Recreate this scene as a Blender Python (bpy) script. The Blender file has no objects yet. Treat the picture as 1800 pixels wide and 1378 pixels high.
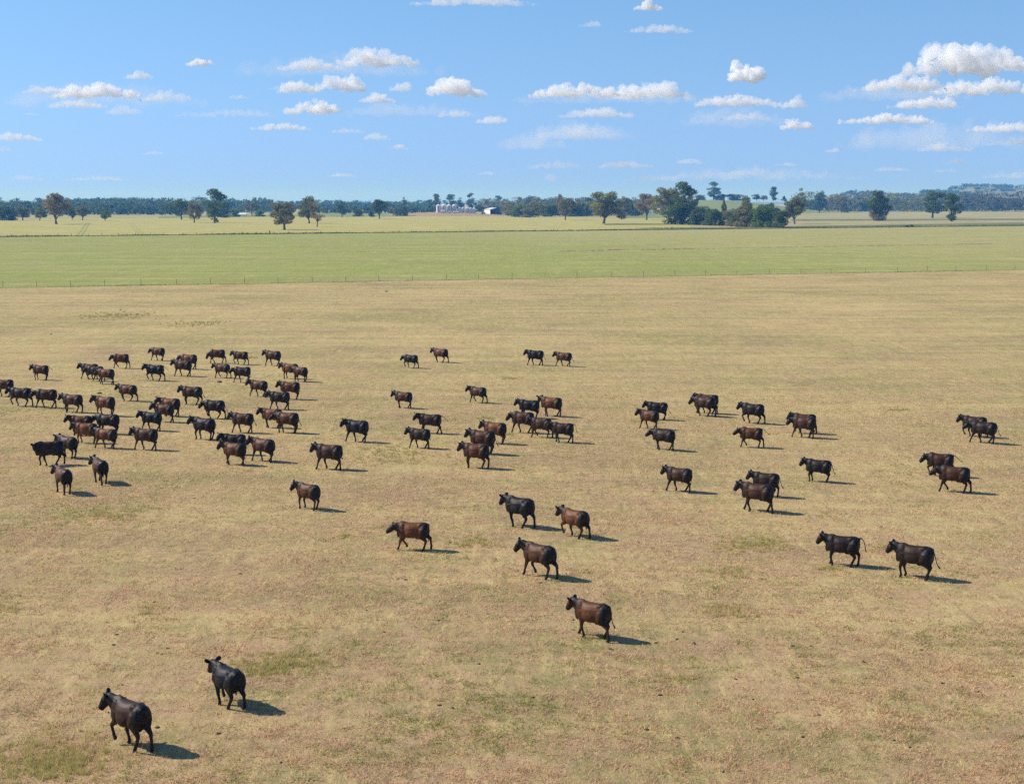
import bpy, bmesh, math, random
import numpy as np
from mathutils import Vector, Matrix, noise

sc = bpy.context.scene
COL = sc.collection
R = math.radians

# ---------------------------------------------------------------- camera
F_PX, CAM_H, PITCH = 2600.0, 15.0, math.atan(334.0 / 2600.0)
cam_d = bpy.data.cameras.new("camera")
cam = bpy.data.objects.new("camera", cam_d)
COL.objects.link(cam)
cam.location = (0, 0, CAM_H)
cam.rotation_euler = (math.pi / 2 - PITCH, 0, 0)
cam_d.sensor_fit = 'HORIZONTAL'
cam_d.sensor_width = 36.0
cam_d.lens = F_PX / 1800.0 * 36.0
cam_d.clip_start = 0.5
cam_d.clip_end = 120000.0
sc.camera = cam

# ---------------------------------------------------------------- sky and sun
SUN_EL = R(40.0)
SUN_DIR = Vector((-0.975 * math.cos(SUN_EL), 0.222 * math.cos(SUN_EL), math.sin(SUN_EL))).normalized()
world = bpy.data.worlds.new("World")
sc.world = world
world.use_nodes = True
wn = world.node_tree.nodes
wl = world.node_tree.links
wn.clear()
sky = wn.new('ShaderNodeTexSky')
sky.sky_type = 'NISHITA'
sky.sun_disc = False
sky.sun_elevation = SUN_EL
sky.sun_rotation = math.atan2(SUN_DIR.x, SUN_DIR.y)
sky.altitude = 200
sky.air_density = 0.9
sky.dust_density = 0.0
sky.ozone_density = 7.0
bg = wn.new('ShaderNodeBackground')
bg.inputs['Strength'].default_value = 0.125
tint = wn.new('ShaderNodeMix')
tint.data_type = 'RGBA'
tint.blend_type = 'MULTIPLY'
tint.inputs['Factor'].default_value = 1.0
ramp = wn.new('ShaderNodeValToRGB')                       # clear dry air: deep blue kept almost down to the horizon
cr = ramp.color_ramp
cr.interpolation = 'B_SPLINE'
for k, (pos, c) in enumerate(((0.0, (.165, .262, .55)), (.06, (.308, .340, .440)), (.14, (.408, .443, .445)), (.45, (.42, .46, .48)))):
    e = cr.elements[k] if k < 2 else cr.elements.new(pos)
    e.position = pos
    e.color = (*c, 1)
tc = wn.new('ShaderNodeTexCoord')
sx = wn.new('ShaderNodeSeparateXYZ')
wl.new(tc.outputs['Generated'], sx.inputs[0])
wl.new(sx.outputs['Z'], ramp.inputs[0])
wl.new(ramp.outputs[0], tint.inputs['B'])
wo = wn.new('ShaderNodeOutputWorld')
wl.new(sky.outputs['Color'], tint.inputs['A'])
dbl = wn.new('ShaderNodeVectorMath')
dbl.operation = 'SCALE'
dbl.inputs['Scale'].default_value = 2.0
wl.new(tint.outputs['Result'], dbl.inputs[0])
land = wn.new('ShaderNodeMix')                              # unseen glow added below the horizon, like the plain's bounce, for the cloud bases
land.data_type = 'RGBA'
land.inputs['B'].default_value = (2.15, 2.1, 1.85, 1)
lt = wn.new('ShaderNodeMath')
lt.operation = 'LESS_THAN'
lt.inputs[1].default_value = -0.004
wl.new(sx.outputs['Z'], lt.inputs[0])
wl.new(lt.outputs[0], land.inputs['Factor'])
wl.new(dbl.outputs[0], land.inputs['A'])
wl.new(land.outputs['Result'], bg.inputs['Color'])
wl.new(bg.outputs['Background'], wo.inputs['Surface'])

sun_d = bpy.data.lights.new("sun", 'SUN')
sun_d.energy = 4.6
sun_d.angle = R(0.53)
sun_d.color = (1.0, 0.93, 0.82)
sun = bpy.data.objects.new("sun", sun_d)
COL.objects.link(sun)
sun.rotation_euler = SUN_DIR.to_track_quat('Z', 'Y').to_euler()
sun.location = (-50, 20, 60)

sc.view_settings.view_transform = 'Standard'
sc.view_settings.look = 'None'
sc.view_settings.exposure = 0.3
sc.view_settings.gamma = 1.0
sc.view_settings.use_curve_mapping = False
sc.render.engine = 'CYCLES'
cy = sc.cycles
cy.max_bounces = 22
cy.diffuse_bounces = 3
cy.glossy_bounces = 2
cy.transmission_bounces = 3
cy.volume_bounces = 20
cy.transparent_max_bounces = 48
cy.use_denoising = False          # 128 samples leave only a fine photographic grain and keep the grass sharp
cy.use_adaptive_sampling = False
cy.sampling_pattern = 'BLUE_NOISE'
cy.sample_clamp_indirect = 1.6
cy.sample_clamp_direct = 12.0

# ---------------------------------------------------------------- helpers
CP, SP = math.cos(PITCH), math.sin(PITCH)

def ray(px, py):
    """direction of the photograph's pixel (1800 wide) in the world"""
    a = (px - 900.0) / F_PX
    b = (689.0 - py) / F_PX
    return Vector((a, CP + b * SP, -SP + b * CP))

def G(px, py, z=0.0):
    d = ray(px, py)
    t = (z - CAM_H) / d.z
    return Vector((d.x * t, d.y * t, z))

def at_dist(px, py, Y):
    d = ray(px, py)
    t = Y / d.y
    return Vector((d.x * t, Y, CAM_H + d.z * t))

def link(name, me, mat=None, parent=None, loc=None):
    o = bpy.data.objects.new(name, me)
    COL.objects.link(o)
    if mat is not None:
        me.materials.append(mat)
    if parent is not None:
        o.parent = parent
    if loc is not None:
        o.location = loc
    return o

def tag(o, label=None, cat=None, group=None, kind=None):
    if label: o['label'] = label
    if cat: o['category'] = cat
    if group: o['group'] = group
    if kind: o['kind'] = kind
    return o

def empty(name, loc, rz=0.0, sc_=None):
    o = bpy.data.objects.new(name, None)
    COL.objects.link(o)
    o.location = loc
    o.rotation_euler = (0, 0, rz)
    o.empty_display_size = 0.3
    if sc_ is not None:
        o.scale = sc_
    return o

def mesh_np(name, verts, faces):
    me = bpy.data.meshes.new(name)
    me.from_pydata([tuple(v) for v in verts], [], faces)
    me.update()
    return me

def bm_mesh(name, bm, smooth=False):
    bmesh.ops.recalc_face_normals(bm, faces=bm.faces[:])
    me = bpy.data.meshes.new(name)
    bm.to_mesh(me)
    bm.free()
    if smooth:
        me.polygons.foreach_set('use_smooth', [True] * len(me.polygons))
    return me

def box(bm, x0, x1, y0, y1, z0, z1):
    v = [bm.verts.new(p) for p in ((x0, y0, z0), (x1, y0, z0), (x1, y1, z0), (x0, y1, z0),
                                   (x0, y0, z1), (x1, y0, z1), (x1, y1, z1), (x0, y1, z1))]
    for f in ((0, 3, 2, 1), (4, 5, 6, 7), (0, 1, 5, 4), (1, 2, 6, 5), (2, 3, 7, 6), (3, 0, 4, 7)):
        bm.faces.new([v[i] for i in f])

def tube(bm, pts, rad, n=10, side=None):
    """closed lofted tube; rad = list of r or (half width along side, half height)"""
    pts = [Vector(p) for p in pts]
    rings = []
    for i, p in enumerate(pts):
        a = pts[max(0, i - 1)]
        b = pts[min(len(pts) - 1, i + 1)]
        t = (b - a).normalized()
        s = Vector(side) if side is not None else t.cross(Vector((0, 1, 0.03)))
        s = (s - t * s.dot(t)).normalized()
        u = t.cross(s).normalized()
        r = rad[i]
        rw, rh = (r, r) if not isinstance(r, tuple) else r
        rings.append([bm.verts.new(p + s * (rw * math.cos(k * 2 * math.pi / n)) + u * (rh * math.sin(k * 2 * math.pi / n))) for k in range(n)])
    for a, b in zip(rings, rings[1:]):
        for k in range(n):
            bm.faces.new((a[k], a[(k + 1) % n], b[(k + 1) % n], b[k]))
    bm.faces.new(rings[0][::-1])
    bm.faces.new(rings[-1])

def blob(bm, c, r, sub=2):
    m = Matrix.Translation(Vector(c)) @ Matrix.Diagonal((r[0], r[1], r[2], 1))
    bmesh.ops.create_icosphere(bm, subdivisions=sub, radius=1.0, matrix=m)

# node helper
class N:
    def __init__(self, name):
        self.m = bpy.data.materials.new(name)
        self.m.use_nodes = True
        self.t = self.m.node_tree
        self.t.nodes.clear()
        self.out = self.t.nodes.new('ShaderNodeOutputMaterial')
    def new(self, ty, **kw):
        n = self.t.nodes.new(ty)
        for k, v in kw.items():
            setattr(n, k, v)
        return n
    def put(self, sock, v):
        if isinstance(v, bpy.types.NodeSocket):
            self.t.links.new(v, sock)
        else:
            sock.default_value = v
    def noise(self, vec, scale, detail=3.0, rough=0.55):
        n = self.new('ShaderNodeTexNoise')
        self.put(n.inputs['Vector'], vec)
        n.inputs['Scale'].default_value = scale
        n.inputs['Detail'].default_value = detail
        n.inputs['Roughness'].default_value = rough
        return n.outputs['Fac']
    def math(self, op, a, b=0.0, c=0.0, clamp=False):
        n = self.new('ShaderNodeMath', operation=op)
        n.use_clamp = clamp
        self.put(n.inputs[0], a); self.put(n.inputs[1], b); self.put(n.inputs[2], c)
        return n.outputs[0]
    def ss(self, x, lo, hi):
        n = self.new('ShaderNodeMapRange', interpolation_type='SMOOTHSTEP')
        self.put(n.inputs['Value'], x)
        n.inputs['From Min'].default_value = lo
        n.inputs['From Max'].default_value = hi
        return n.outputs['Result']
    def mix(self, f, a, b, blend='MIX'):
        n = self.new('ShaderNodeMix', data_type='RGBA', blend_type=blend)
        self.put(n.inputs['Factor'], f)
        for s, v in ((n.inputs['A'], a), (n.inputs['B'], b)):
            self.put(s, v if isinstance(v, bpy.types.NodeSocket) else (v[0], v[1], v[2], 1))
        return n.outputs['Result']
    def obj(self):
        return self.new('ShaderNodeTexCoord').outputs['Object']
    def pos(self):
        return self.new('ShaderNodeNewGeometry').outputs['Position']
    def scale(self, v, s):
        n = self.new('ShaderNodeVectorMath', operation='MULTIPLY')
        self.put(n.inputs[0], v)
        n.inputs[1].default_value = s
        return n.outputs[0]
    def bsdf(self, color, rough=0.9, spec=0.2, normal=None):
        b = self.new('ShaderNodeBsdfPrincipled')
        self.put(b.inputs['Base Color'], color if isinstance(color, bpy.types.NodeSocket) else (color[0], color[1], color[2], 1))
        self.put(b.inputs['Roughness'], rough)
        self.put(b.inputs['Specular IOR Level'], spec)
        if normal is not None:
            self.put(b.inputs['Normal'], normal)
        self.t.links.new(b.outputs[0], self.out.inputs['Surface'])
        return b
    def bump(self, h, strength, dist):
        n = self.new('ShaderNodeBump')
        self.put(n.inputs['Height'], h)
        n.inputs['Strength'].default_value = strength
        n.inputs['Distance'].default_value = dist
        return n.outputs['Normal']

def flat_mat(name, col, rough=0.7, spec=0.3, var=0.25, scale=1.5):
    n = N(name)
    f = n.noise(n.obj(), scale, 4)
    dark = tuple(c * (1 - var) for c in col)
    n.bsdf(n.mix(f, dark, tuple(min(1, c * (1 + var * 0.6)) for c in col)), rough, spec)
    return n.m

# ---------------------------------------------------------------- ground materials
def field_mat(name, straw, tan, soil, green, green_lo, green_hi, soil_amt=0.5, fine=1.0, dry=None, streak=0.5, litter=None, grain=((5.0, 1.8, .7), (2.2, .30, .7), (.6, .12, .35))):
    """grazed sward: straw, tan litter, bare soil and green regrowth mixed at several sizes"""
    n = N(name)
    p = n.pos()
    big = n.noise(p, 0.035, 5, 0.6)
    mid = n.noise(p, 0.22, 5, 0.62)
    med = n.noise(p, 1.3, 4, 0.65)
    fin = n.noise(p, 7.0 * fine, 3, 0.7)
    vfin = n.noise(n.scale(p, (1.0, 1.7, 1.0)), 26.0 * fine, 2, 0.7)
    c = n.mix(n.ss(n.math('ADD', n.math('MULTIPLY', mid, 0.6), n.math('MULTIPLY', n.noise(p, 0.7, 4, 0.65), 0.4)), 0.41, 0.60), tan, straw)
    c = n.mix(n.math('MULTIPLY', n.ss(fin, 0.40, 0.70), 0.55), c, tuple(min(1, x * 1.18) for x in straw))
    if litter is not None:                                   # pinkish trampled litter, thicker towards the near end of the paddock
        sy = n.new('ShaderNodeSeparateXYZ'); n.put(sy.inputs[0], p)
        lm = n.math('ADD', n.math('MULTIPLY', n.math('SUBTRACT', 95.0, sy.outputs[1]), 0.006),
                    n.math('ADD', n.math('MULTIPLY', n.math('SUBTRACT', big, 0.5), 2.2), n.math('MULTIPLY', n.math('SUBTRACT', n.noise(p, 0.5, 5, 0.65), 0.5), 2.4)))
        c = n.mix(n.math('MULTIPLY', n.ss(lm, -0.3, 0.5), 0.8), c, litter)
    # green regrowth
    g = n.math('ADD', n.math('MULTIPLY', big, 0.45), n.math('ADD', n.math('MULTIPLY', mid, 0.35), n.math('MULTIPLY', med, 0.35)))
    gm = n.ss(g, green_lo, green_hi)
    gm = n.math('MULTIPLY', gm, n.math('ADD', 0.45, n.math('MULTIPLY', n.ss(fin, 0.35, 0.62), 0.55)))
    if dry is not None:
        x, y, z = n.new('ShaderNodeSeparateXYZ'), None, None
        n.put(x.inputs[0], p)
        t = n.math('ADD', n.math('MULTIPLY', x.outputs[0], dry[0]), n.math('MULTIPLY', x.outputs[1], dry[1]))
        t = n.math('ADD', t, n.math('MULTIPLY', n.math('SUBTRACT', big, 0.5), dry[4]))
        gm = n.math('MULTIPLY', gm, n.math('SUBTRACT', 1.0, n.math('MULTIPLY', n.ss(t, dry[2], dry[3]), 0.9)))
    c = n.mix(gm, c, green)
    # long thin streaks left by grazing and mowing
    st = n.noise(n.scale(p, (0.10, 1.0, 1.0)), 0.30 * fine, 4, 0.65)
    st2 = n.noise(n.scale(p, (0.22, 1.0, 1.0)), 0.09 * fine, 4, 0.6)
    c = n.mix(n.math('MULTIPLY', n.ss(st, 0.50, 0.68), streak), c, tuple(min(1, x * 1.12) for x in straw))
    c = n.mix(n.math('MULTIPLY', n.ss(st, 0.50, 0.34), streak * 0.8), c, tuple(a * 0.5 + b * 0.5 for a, b in zip(green, soil)))
    c = n.mix(n.math('MULTIPLY', n.ss(st2, 0.52, 0.66), streak * 0.8), c, tan)
    # tussocks and bare gaps as pale and dark grain, drawn out away from the fence
    for gx, gy, ga in grain:
        gn = n.noise(n.scale(p, (gx, gy, 1.0)), 1.0, 5, 0.72)
        c = n.mix(n.math('MULTIPLY', n.ss(gn, 0.53, 0.72), ga), c, tuple(min(1, x * 1.25) for x in straw))
        c = n.mix(n.math('MULTIPLY', n.ss(gn, 0.47, 0.28), ga), c, tuple(a * 0.45 + b * 0.35 for a, b in zip(green, soil)))
    # bare soil showing through
    so = n.math('ADD', n.math('MULTIPLY', n.noise(p, 0.09, 5, 0.65), 0.5), n.math('MULTIPLY', n.noise(p, 2.3, 4, 0.7), 0.5))
    sm = n.math('MULTIPLY', n.ss(so, 0.50, 0.64), soil_amt)
    c = n.mix(sm, c, soil)
    # individual dark gaps and pale stems
    c = n.mix(n.math('MULTIPLY', n.ss(vfin, 0.52, 0.66), 0.7), c, tuple(x * 0.42 for x in soil))
    c = n.mix(n.math('MULTIPLY', n.ss(vfin, 0.47, 0.34), 0.5), c, tuple(min(1, x * 1.35) for x in straw))
    h = n.math('ADD', n.math('MULTIPLY', fin, 0.6), n.math('MULTIPLY', vfin, 0.4))
    n.bsdf(c, 0.95, 0.05, n.bump(h, 0.7, 0.09))
    return n.m

STRAW = (0.53, 0.415, 0.18)
TAN = (0.43, 0.305, 0.15)
SOIL = (0.26, 0.155, 0.115)
GREEN = (0.215, 0.225, 0.07)
m_near = field_mat("dry_pasture", STRAW, TAN, SOIL, GREEN, 0.52, 0.68, 0.7, litter=(0.49, 0.305, 0.185))
m_green = field_mat("green_pasture", (0.41, 0.37, 0.14), (0.33, 0.31, 0.12), (0.27, 0.22, 0.12), (0.232, 0.298, 0.046), 0.36, 0.60, 0.3, 0.6, grain=((1.4, .12, .6), (.25, .045, .5)),
                    dry=(1.0, 0.45, 190.0, 400.0, 200.0), streak=0.85)
m_crop = field_mat("ripening_crop", (0.52, 0.44, 0.15), (0.44, 0.37, 0.13), (0.36, 0.30, 0.12), (0.33, 0.34, 0.10), 0.45, 0.63, 0.1, 0.4, streak=0.7, grain=((.45, .035, .35), (.1, .015, .35)))
m_far = field_mat("far_pasture", (0.46, 0.38, 0.19), (0.40, 0.32, 0.17), (0.30, 0.24, 0.13), (0.25, 0.29, 0.11), 0.50, 0.62, 0.2, 0.3, grain=((.35, .02, .3), (.06, .008, .5)))
m_fargreen = field_mat("far_green_pasture", (0.30, 0.31, 0.12), (0.24, 0.27, 0.10), (0.24, 0.22, 0.11), (0.17, 0.24, 0.07), 0.40, 0.56, 0.1, 0.3, grain=((.35, .02, .3), (.06, .008, .5)))
m_rank = field_mat("rank_pasture", (0.24, 0.23, 0.11), (0.20, 0.20, 0.09), (0.20, 0.17, 0.10), (0.13, 0.165, 0.07), 0.40, 0.56, 0.1, 0.3, grain=((.35, .02, .3), (.06, .008, .5)))
m_bank = field_mat("red_earth", (0.42, 0.33, 0.18), (0.38, 0.26, 0.14), (0.33, 0.14, 0.08), (0.24, 0.23, 0.09), 0.54, 0.66, 0.6, 0.5)

# ---------------------------------------------------------------- ground, fields
SIDE, FAR = 7000.0, 11000.0
def sheet(name, near, far, mat, z, ragged=0.0, step=6.0, seed=1):
    """flat strip of land between two polylines (same number of points), its edges broken up"""
    rng = random.Random(seed)
    rows = []
    for line in (near, far):
        out = []
        for i in range(len(near) - 1):
            L = max((near[i + 1] - near[i]).length, (far[i + 1] - far[i]).length)
            m = max(1, min(500, int(L / step))) if ragged > 0 else 1
            a, b = line[i], line[i + 1]
            d = (b - a).normalized()
            nrm = Vector((-d.y, d.x, 0))
            for j in range(m + (i == len(near) - 2)):
                q = a.lerp(b, j / m)
                if ragged > 0:
                    q = q + nrm * ((noise.noise((q.x * 0.07, q.y * 0.07, seed)) * 1.2 + rng.uniform(-0.5, 0.5)) * ragged)
                out.append((q.x, q.y, z))
        rows.append(out)
    n = len(rows[0])
    me = mesh_np(name, rows[0] + rows[1], [(i, i + 1, n + i + 1, n + i) for i in range(n - 1)])
    if me.polygons[0].normal.z < 0:
        me.flip_normals()
    o = link(name, me, mat)
    tag(o, kind='structure')
    return o

sheet("ground", [Vector((-SIDE, -60, 0)), Vector((SIDE, -60, 0))], [Vector((-SIDE, FAR, 0)), Vector((SIDE, FAR, 0))], m_near, 0.0)

def extend(a, b, t):
    return a + (b - a) * t
fA, fB = G(5, 506.5), G(1783, 475)                       # near fence line
FENCE0, FENCE1 = extend(fA, fB, -0.6), extend(fA, fB, 1.6)
hA, hB = G(0, 417), G(1800, 397.5)                       # far verge line
HED0, HED1 = extend(hA, hB, -0.5), extend(hA, hB, 1.5)
sheet("green_pasture", [FENCE0, FENCE1], [HED0, HED1], m_green, 0.02, 0.8, 1.5, 3)
tA, tB = G(0, 381), G(1800, 381)
def hed(px, dy):
    d = ray(px, 500); d.z = 0
    n = Vector((-(hB - hA).y, (hB - hA).x, 0))
    return d * (hA.dot(n) / d.dot(n)) + Vector((0, dy, 0))
sheet("crop_field", [hed(x, 1) for x in (-900, 0, 600, 860, 1212)], [G(-900, 388), G(0, 385.5), G(600, 380), G(860, 380.5), G(1212, 385)], m_crop, 0.04, 1.5, 12, 4)
sheet("right_pasture", [hed(1214, 1), hed(2800, 1)], [G(1214, 385), G(2800, 377)], m_far, 0.05, 1.5, 12, 5)
sheet("far_pasture", [G(-900, 388.1), G(0, 385.6), G(600, 380.1), G(860, 380.6), G(1214, 385.1), G(2800, 377.1)],
      [Vector((x, FAR - 5, 0)) for x in (-6900, -3600, -1200, 0, 1500, 6900)], m_far, 0.07, 0)
for i, (a, b, c, d) in enumerate((((280, 384), (600, 379.5), (600, 376.5), (280, 380)),
                                  ((560, 381.5), (720, 380.5), (720, 375), (560, 374)),
                                  ((1100, 384), (1225, 383), (1225, 376), (1100, 376)),
                                  ((1400, 374.5), (1760, 372), (1760, 369.5), (1400, 371)),
                                  ((1050, 404.3), (1800, 395.8), (1800, 391.5), (1070, 403.6)),
                                  ((1390, 388.5), (1850, 387), (1850, 384.5), (1390, 386)),
                                  ((1063, 396), (1230, 395), (1230, 393.2), (1063, 394)))):
    sheet("green_strip", [G(*a), G(*b)], [G(*d), G(*c)], m_fargreen if i < 4 else m_rank, 0.09 + 0.01 * i, 2.5, 25, 20 + i)
# wheel tracks across the crop
m_track = flat_mat("wheel_track_soil", (0.36, 0.35, 0.12), 0.95, 0.05)
for (x0, y0, x1, y1) in ((136, 413, 152, 392), (144, 413, 157, 392), (243, 411, 227, 393), (250, 411, 234, 393)):
    a, b = G(x0, y0), G(x1, y1)
    s = (b - a).normalized().cross(Vector((0, 0, 1))) * 0.45
    sheet("wheel_track", [a - s, b - s], [a + s, b + s], m_track, 0.12, 0.1, 15, 9)

# low red contour bank in the green paddock
def ridge_mesh(name, path, h, w, seed=0, gaps=0.0):
    rng = random.Random(seed)
    V, Fc = [], []
    for i, p in enumerate(path):
        k = h * (0.55 + 0.9 * abs(noise.noise((p.x * 0.05, p.y * 0.05, seed)))) * rng.uniform(0.7, 1.2)
        if rng.random() < gaps: k *= 0.25
        V += [(p.x, p.y - w, -0.02), (p.x, p.y - w * 0.25, k), (p.x, p.y + w * 0.25, k * 0.9), (p.x, p.y + w, -0.02)]
        if i:
            b = 4 * i
            for q in range(3):
                Fc.append((b - 4 + q, b + q, b + q + 1, b - 3 + q))
    return mesh_np(name, V, Fc)
pa = [G(980, 442.5).lerp(G(1745, 429), i / 160) for i in range(161)]
o = link("earth_bank", ridge_mesh("earth_bank", pa, 0.34, 1.6, 4, 0.15), m_bank)
tag(o, kind='structure')

# rise with pale pasture behind the trees, bank at the silos, hills
def mound(name, c, rx, ry, h, mat, n=28, flat=1.0, z0=-0.4):
    V, Fc = [], []
    for i in range(n + 1):
        for j in range(n + 1):
            u, v = i / n * 2 - 1, j / n * 2 - 1
            r = min(1.0, math.hypot(u, v))
            k = (0.5 + 0.5 * math.cos(math.pi * r)) ** flat
            V.append((u * rx, v * ry, z0 + (h - z0) * k + 0.12 * h * k * noise.noise((u * 2.3, v * 2.3, h))))
    for i in range(n):
        for j in range(n):
            a = i * (n + 1) + j
            Fc.append((a, a + n + 1, a + n + 2, a + 1))
    me = mesh_np(name, V, Fc)
    me.polygons.foreach_set('use_smooth', [True] * len(me.polygons))
    if me.polygons[0].normal.z < 0: me.flip_normals()
    o = link(name, me, mat, None, c)
    tag(o, kind='structure')
    return o
mound("hill", Vector((290, 2300, 0)), 200, 420, 17.3, m_fargreen, flat=0.7)
mound("earth_mound", Vector((-76, 1690, 0)), 76, 150, 3.5, m_bank, flat=0.6)
def mound_z(x, y):
    u, v = (x + 76) / 76, (y - 1690) / 150
    k = (0.5 + 0.5 * math.cos(math.pi * min(1.0, math.hypot(u, v)))) ** 0.6
    return max(0.0, -0.4 + 3.9 * k + 0.12 * 3.5 * k * noise.noise((u * 2.3, v * 2.3, 3.5)))
def hill(px0, px1, top, Y, mat, seed, sag=0.4, depth=650.0):
    xs = 60
    V, Fc = [], []
    a, b = at_dist(px0, 355, Y), at_dist(px1, 355, Y)
    Hh = at_dist(900, top, Y).z
    rows = 12
    for i in range(xs + 1):
        t = i / xs
        env = min(1.0, min(t, 1 - t) / 0.22)
        env = env * env * (3 - 2 * env)
        prof = env * (1 - sag * (0.5 + 0.5 * noise.noise((t * 4.0, seed * 3.1, 0)) ))
        for j in range(rows + 1):
            s = j / rows
            k = math.sin(math.pi * s) ** 0.8 if 0 < s < 1 else 0.0
            V.append((a.x + (b.x - a.x) * t, Y - depth + 2 * depth * s, -0.9 + (Hh + 0.9) * prof * k))
    for i in range(xs):
        for j in range(rows):
            q = i * (rows + 1) + j
            Fc.append((q, q + rows + 1, q + rows + 2, q + 1))
    me = mesh_np("hill", V, Fc)
    if me.polygons[0].normal.z < 0: me.flip_normals()
    me.polygons.foreach_set('use_smooth', [True] * len(me.polygons))
    o = link("hill", me, mat)
    tag(o, kind='structure')
    return o, me
m_hill = flat_mat("hill_pasture", (0.21, 0.21, 0.13), 0.95, 0.05, 0.3, 0.004)
hills = []
hills.append(hill(1590, 2080, 328.0, 5200, m_hill, 2, 0.12))
hills.append(hill(1420, 1720, 338.0, 4800, m_hill, 5, 0.2))
hills.append(hill(-160, 420, 352.0, 4200, m_hill, 7, 0.35))
hills.append(hill(-900, 1000, 356.5, 9300, m_hill, 11, 0.3))
hills.append(hill(500, 2900, 354.0, 9300, m_hill, 13, 0.4))
# ---------------------------------------------------------------- haze and clouds
def vol_mat(name, density, color, aniso):
    n = N(name)
    v = n.new('ShaderNodeVolumePrincipled')
    v.inputs['Color'].default_value = (*color, 1)
    v.inputs['Density'].default_value = density
    v.inputs['Anisotropy'].default_value = aniso
    v.inputs['Absorption Color'].default_value = (1, 1, 1, 1)
    n.t.links.new(v.outputs[0], n.out.inputs['Volume'])
    return n.m
bm = bmesh.new()
box(bm, -SIDE - 200, SIDE + 200, -300, FAR + 200, -3.0, 78.0)
hz = link("haze", bm_mesh("haze", bm), vol_mat("haze_air", 0.00013, (0.12, 0.42, 1.0), 0.1))
tag(hz, kind='stuff')

CLOUD_MATS = {}
def cloud_mat(d):
    k = round(d, 4)
    if k not in CLOUD_MATS:
        CLOUD_MATS[k] = vol_mat("cloud_vapour", d, (1.0, 1.0, 1.0), 0.0)
    return CLOUD_MATS[k]

def remeshed(bm, voxel, smooth_it=0, name="tmp"):
    bmesh.ops.recalc_face_normals(bm, faces=bm.faces[:])
    me = bpy.data.meshes.new(name)
    bm.to_mesh(me); bm.free()
    o = bpy.data.objects.new(name, me)
    COL.objects.link(o)
    md = o.modifiers.new("r", 'REMESH')
    md.mode = 'VOXEL'
    md.voxel_size = voxel
    md.use_smooth_shade = True
    if smooth_it:
        s = o.modifiers.new("s", 'SMOOTH')
        s.factor = 0.5
        s.iterations = smooth_it
    dg = bpy.context.evaluated_depsgraph_get()
    dg.update()
    res = bpy.data.meshes.new_from_object(o.evaluated_get(dg))
    bpy.data.objects.remove(o)
    bpy.data.meshes.remove(me)
    return res

CLOUDS = [  # photograph pixels: x0, x1, top, base, strength
 (1598, 1850, 70, 132, 1.0), (1507, 1660, 131, 160, .75), (1640, 1860, 136, 166, .8),
 (1565, 1690, 168, 190, .8), (1480, 1632, 198, 217, .8), (1695, 1850, 212, 232, .7), (1735, 1850, 240, 256, .45),
 (1620, 1710, 250, 266, .55), (1284, 1346, 107, 142, 1.0), (1224, 1370, 164, 187, .75), (1374, 1414, 170, 190, .7),
 (1270, 1352, 194, 211, .4), (1376, 1427, 207, 227, .9), (940, 1120, 145, 172, .9), (1080, 1210, 138, 174, .75),
 (985, 1108, 187, 207, .6), (950, 1076, 214, 243, .4), (1115, 1163, 2, 18, .8), (1100, 1216, 42, 58, .5), (1018, 1058, 36, 48, .4),
 (724, 940, -10, 10, .6), (600, 730, 82, 117, .9), (492, 600, 102, 123, .65), (488, 560, 138, 163, .8), (545, 640, 130, 161, .9),
 (500, 598, 174, 200, .85), (634, 692, 162, 180, .8), (752, 852, 131, 170, 1.0), (685, 723, 143, 160, .6), (836, 888, 198, 217, .6),
 (768, 832, 190, 206, .5), (447, 545, 215, 229, .65), (640, 686, 233, 246, .5), (685, 716, 252, 263, .55), (580, 640, 223, 234, .3),
 (327, 376, 100, 115, .85), (218, 270, 125, 139, .6), (40, 140, 150, 165, .6), (100, 248, 143, 172, .95), (88, 190, 174, 190, .6),
 (240, 342, 160, 178, .5), (180, 258, 183, 201, .45), (-30, 72, 232, 248, .6), (-20, 20, 257, 266, .4), (250, 292, 265, 272, .35),
 (930, 1022, 281, 296, .35), (1055, 1147, 280, 295, .5), (1188, 1236, 276, 288, .4), (578, 626, 303, 311, .4), (20, 76, 306, 317, .3),
 (110, 222, 308, 318, .3), (1100, 1185, 305, 318, .3), (1450, 1480, 258, 268, .4), (1360, 1400, 285, 292, .3), (1540, 1600, 292, 301, .3),
 (1660, 1700, 277, 289, .45), (1720, 1850, 300, 314, .3), (955, 980, 305, 318, .35), (840, 870, 300, 308, .3), (400, 440, 165, 174, .35),
 (930, 1120, 200, 246, .16), (880, 1000, 228, 262, .12), (1210, 1400, 185, 222, .16), (1440, 1700, 140, 176, .18), (600, 840, 176, 204, .15), (20, 360, 140, 186, .14), (1480, 1850, 205, 262, .14),
 (430, 760, 86, 132, .13), (900, 1250, 150, 182, .16), (1150, 1500, 290, 316, .12), (300, 480, 190, 206, .12), (1260, 1330, 298, 308, .25), (40, 70, 197, 203, .3), (1640, 1690, 296, 303, .3), (470, 520, 150, 158, .25)]
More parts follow.
